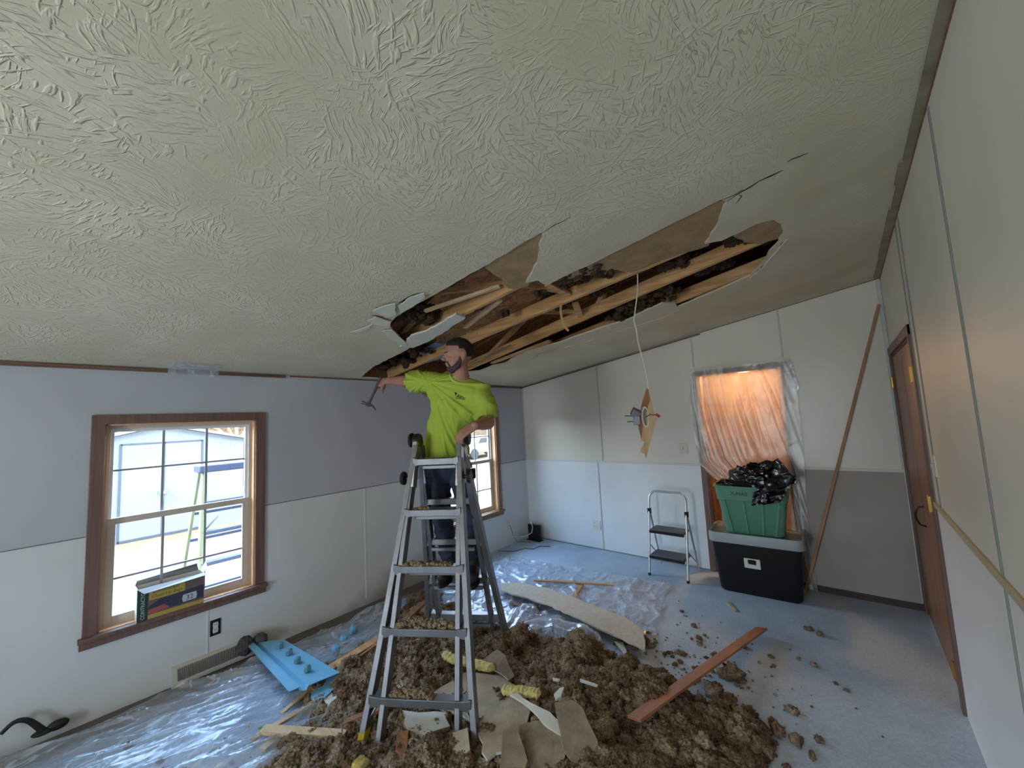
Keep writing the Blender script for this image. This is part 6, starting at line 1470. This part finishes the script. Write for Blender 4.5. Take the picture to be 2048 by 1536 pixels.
# chest logo
lo = PD(910, 790, 2.70); rayd = ray(918, 790).normalized()
bp_dg = bpy.context.evaluated_depsgraph_get()
def hit(x, y, ob=so):
    o_ = CAM - man.location; ok, loc, nn, _ = ob.ray_cast(o_, ray(x, y).normalized()); return (loc + man.location, nn) if ok else (PD(x, y, 2.75), -fwd)
c0, n0 = hit(921, 792); ld_ = MB(); ld_.text('ABC', c0 + n0 * .005 - Rh * .030 + Vector((0, 0, -.006)), Rh + Vector((0, 0, -.16)), Vector((0, 0, 1)) + n0 * -.3, .034, .0012, .35)
ld_.text('roofing', c0 + n0 * .006 + Rh * .032 + Vector((0, 0, -.012)), Rh + Vector((0, 0, -.16)), Vector((0, 0, 1)) + n0 * -.3, .014, .0008, .3) if False else None
ld_.prism([c0 + n0 * .006 + Rh * a + Vector((0, 0, b)) for a, b in [(-.032, .006), (-.040, .030), (-.020, .024)]], n0 * .001)
ld_.prism([c0 + n0 * .006 + Rh * a + Vector((0, 0, b)) for a, b in [(-.038, -.008), (.036, -.022), (.030, -.025), (-.030, -.013)]], n0 * .001)
ld_.prism([c0 + n0 * .006 + Rh * a + Vector((0, 0, b)) for a, b in [(.042, .004), (.062, -.002), (.066, -.010), (.058, -.014), (.048, -.006)]], n0 * .001)
ld_.build('chest_logo', mat('logo_dark', S(36, 44, 24), .7), so, smooth=False)
# jeans
jn = MB()
caps(jn, [J['waist'], J['hip']], [.134, .138]); 
for s in 'RL':
    caps(jn, [J['hp' + s], J['kn' + s], J['an' + s].lerp(J['kn' + s], .12)], [.100, .074, .068])
def jf(p, n):
    w = max(0, 1 - abs(noise.noise((p.x * 6, p.y * 6, p.z * 11))) * 3) ** 1.4 * .012
    return p + n * (w - .003)
fuse(jn, 'jeans', M['jeans'], man, .006, 4, jf)
# boots standing on the rear rung
for s, toe in (('R', PD(884, 1146, 2.93)), ('L', PD(944, 1146, 2.88))):
    an = J['an' + s]; bt2 = MB(); tz = .565 + .0
    heel = Vector((an.x, an.y, tz + .052)); td = Vector((toe.x - an.x, toe.y - an.y, 0)).normalized(); hl = heel - td * .045; tip = heel + td * .165
    caps(bt2, [Vector((an.x, an.y, an.z + .02)), heel + Vector((0, 0, .01)), hl], [.056, .050, .046]); caps(bt2, [heel, heel + td * .09 - Vector((0, 0, .004)), tip - Vector((0, 0, .006))], [.050, .048, .042])
    fuse(bt2, 'boot', M['boot'], man, .006, 4)
    so_ = MB(); sd_ = Vector((-td.y, td.x, 0)); P_ = []
    for k in range(20):
        t = 2 * math.pi * k / 20; P_.append(heel + td * (.06 + .155 * math.cos(t)) + sd_ * .050 * math.sin(t) + Vector((0, 0, -.048)))
    so_.prism(P_, (0, 0, -.022)); so_.build('boot_sole', M['sole'], man)
# ------------------------------------------------------------------ hammer in the raised right hand
hb = empty('hammer', J['haR']); tag(hb, 'claw hammer held head down in the raised hand at the window wall', 'hammer')
h0, h1 = PD(762, 756, 3.31), PD(737, 808, 3.22); hd = (h1 - h0).normalized()
MB().tube([h0, h0.lerp(h1, .35), h0.lerp(h1, .6), h1], [.017, .015, .011, .012], 12).build('handle', mat('hammer_handle', S(96, 84, 74), .6), hb)
M['hammer_steel'] = mat('hammer_steel', S(88, 90, 96), .35, .8)
hx = (Rh * .93 + Vector((0, 0, -.30))).normalized(); hx = (hx - hd * hx.dot(hd)).normalized(); c = h1 + hd * .004
g = MB(); g.lathe([(.009, -.02), (.011, .0), (.009, .012), (.013, .030), (.014, .042), (.012, .044)], c - hx * .012, -hx, 16); g.box(c, (.034, .026, .030), Matrix((hx, hx.cross(hd), hd)).transposed())
g.build('hammer_head', M['hammer_steel'], hb, bevel=.002)
g = MB(); pth = [c + hx * .010, c + hx * .035 + hd * -.002, c + hx * .058 - hd * -.012, c + hx * .078 + hd * .030]
sd = hx.cross(hd)
for q_ in (-1, 1): g.tube([p + sd * q_ * (.004 + .003 * i) for i, p in enumerate(pth)], [.010, .008, .006, .002], 8)
g.build('claw', M['hammer_steel'], hb)
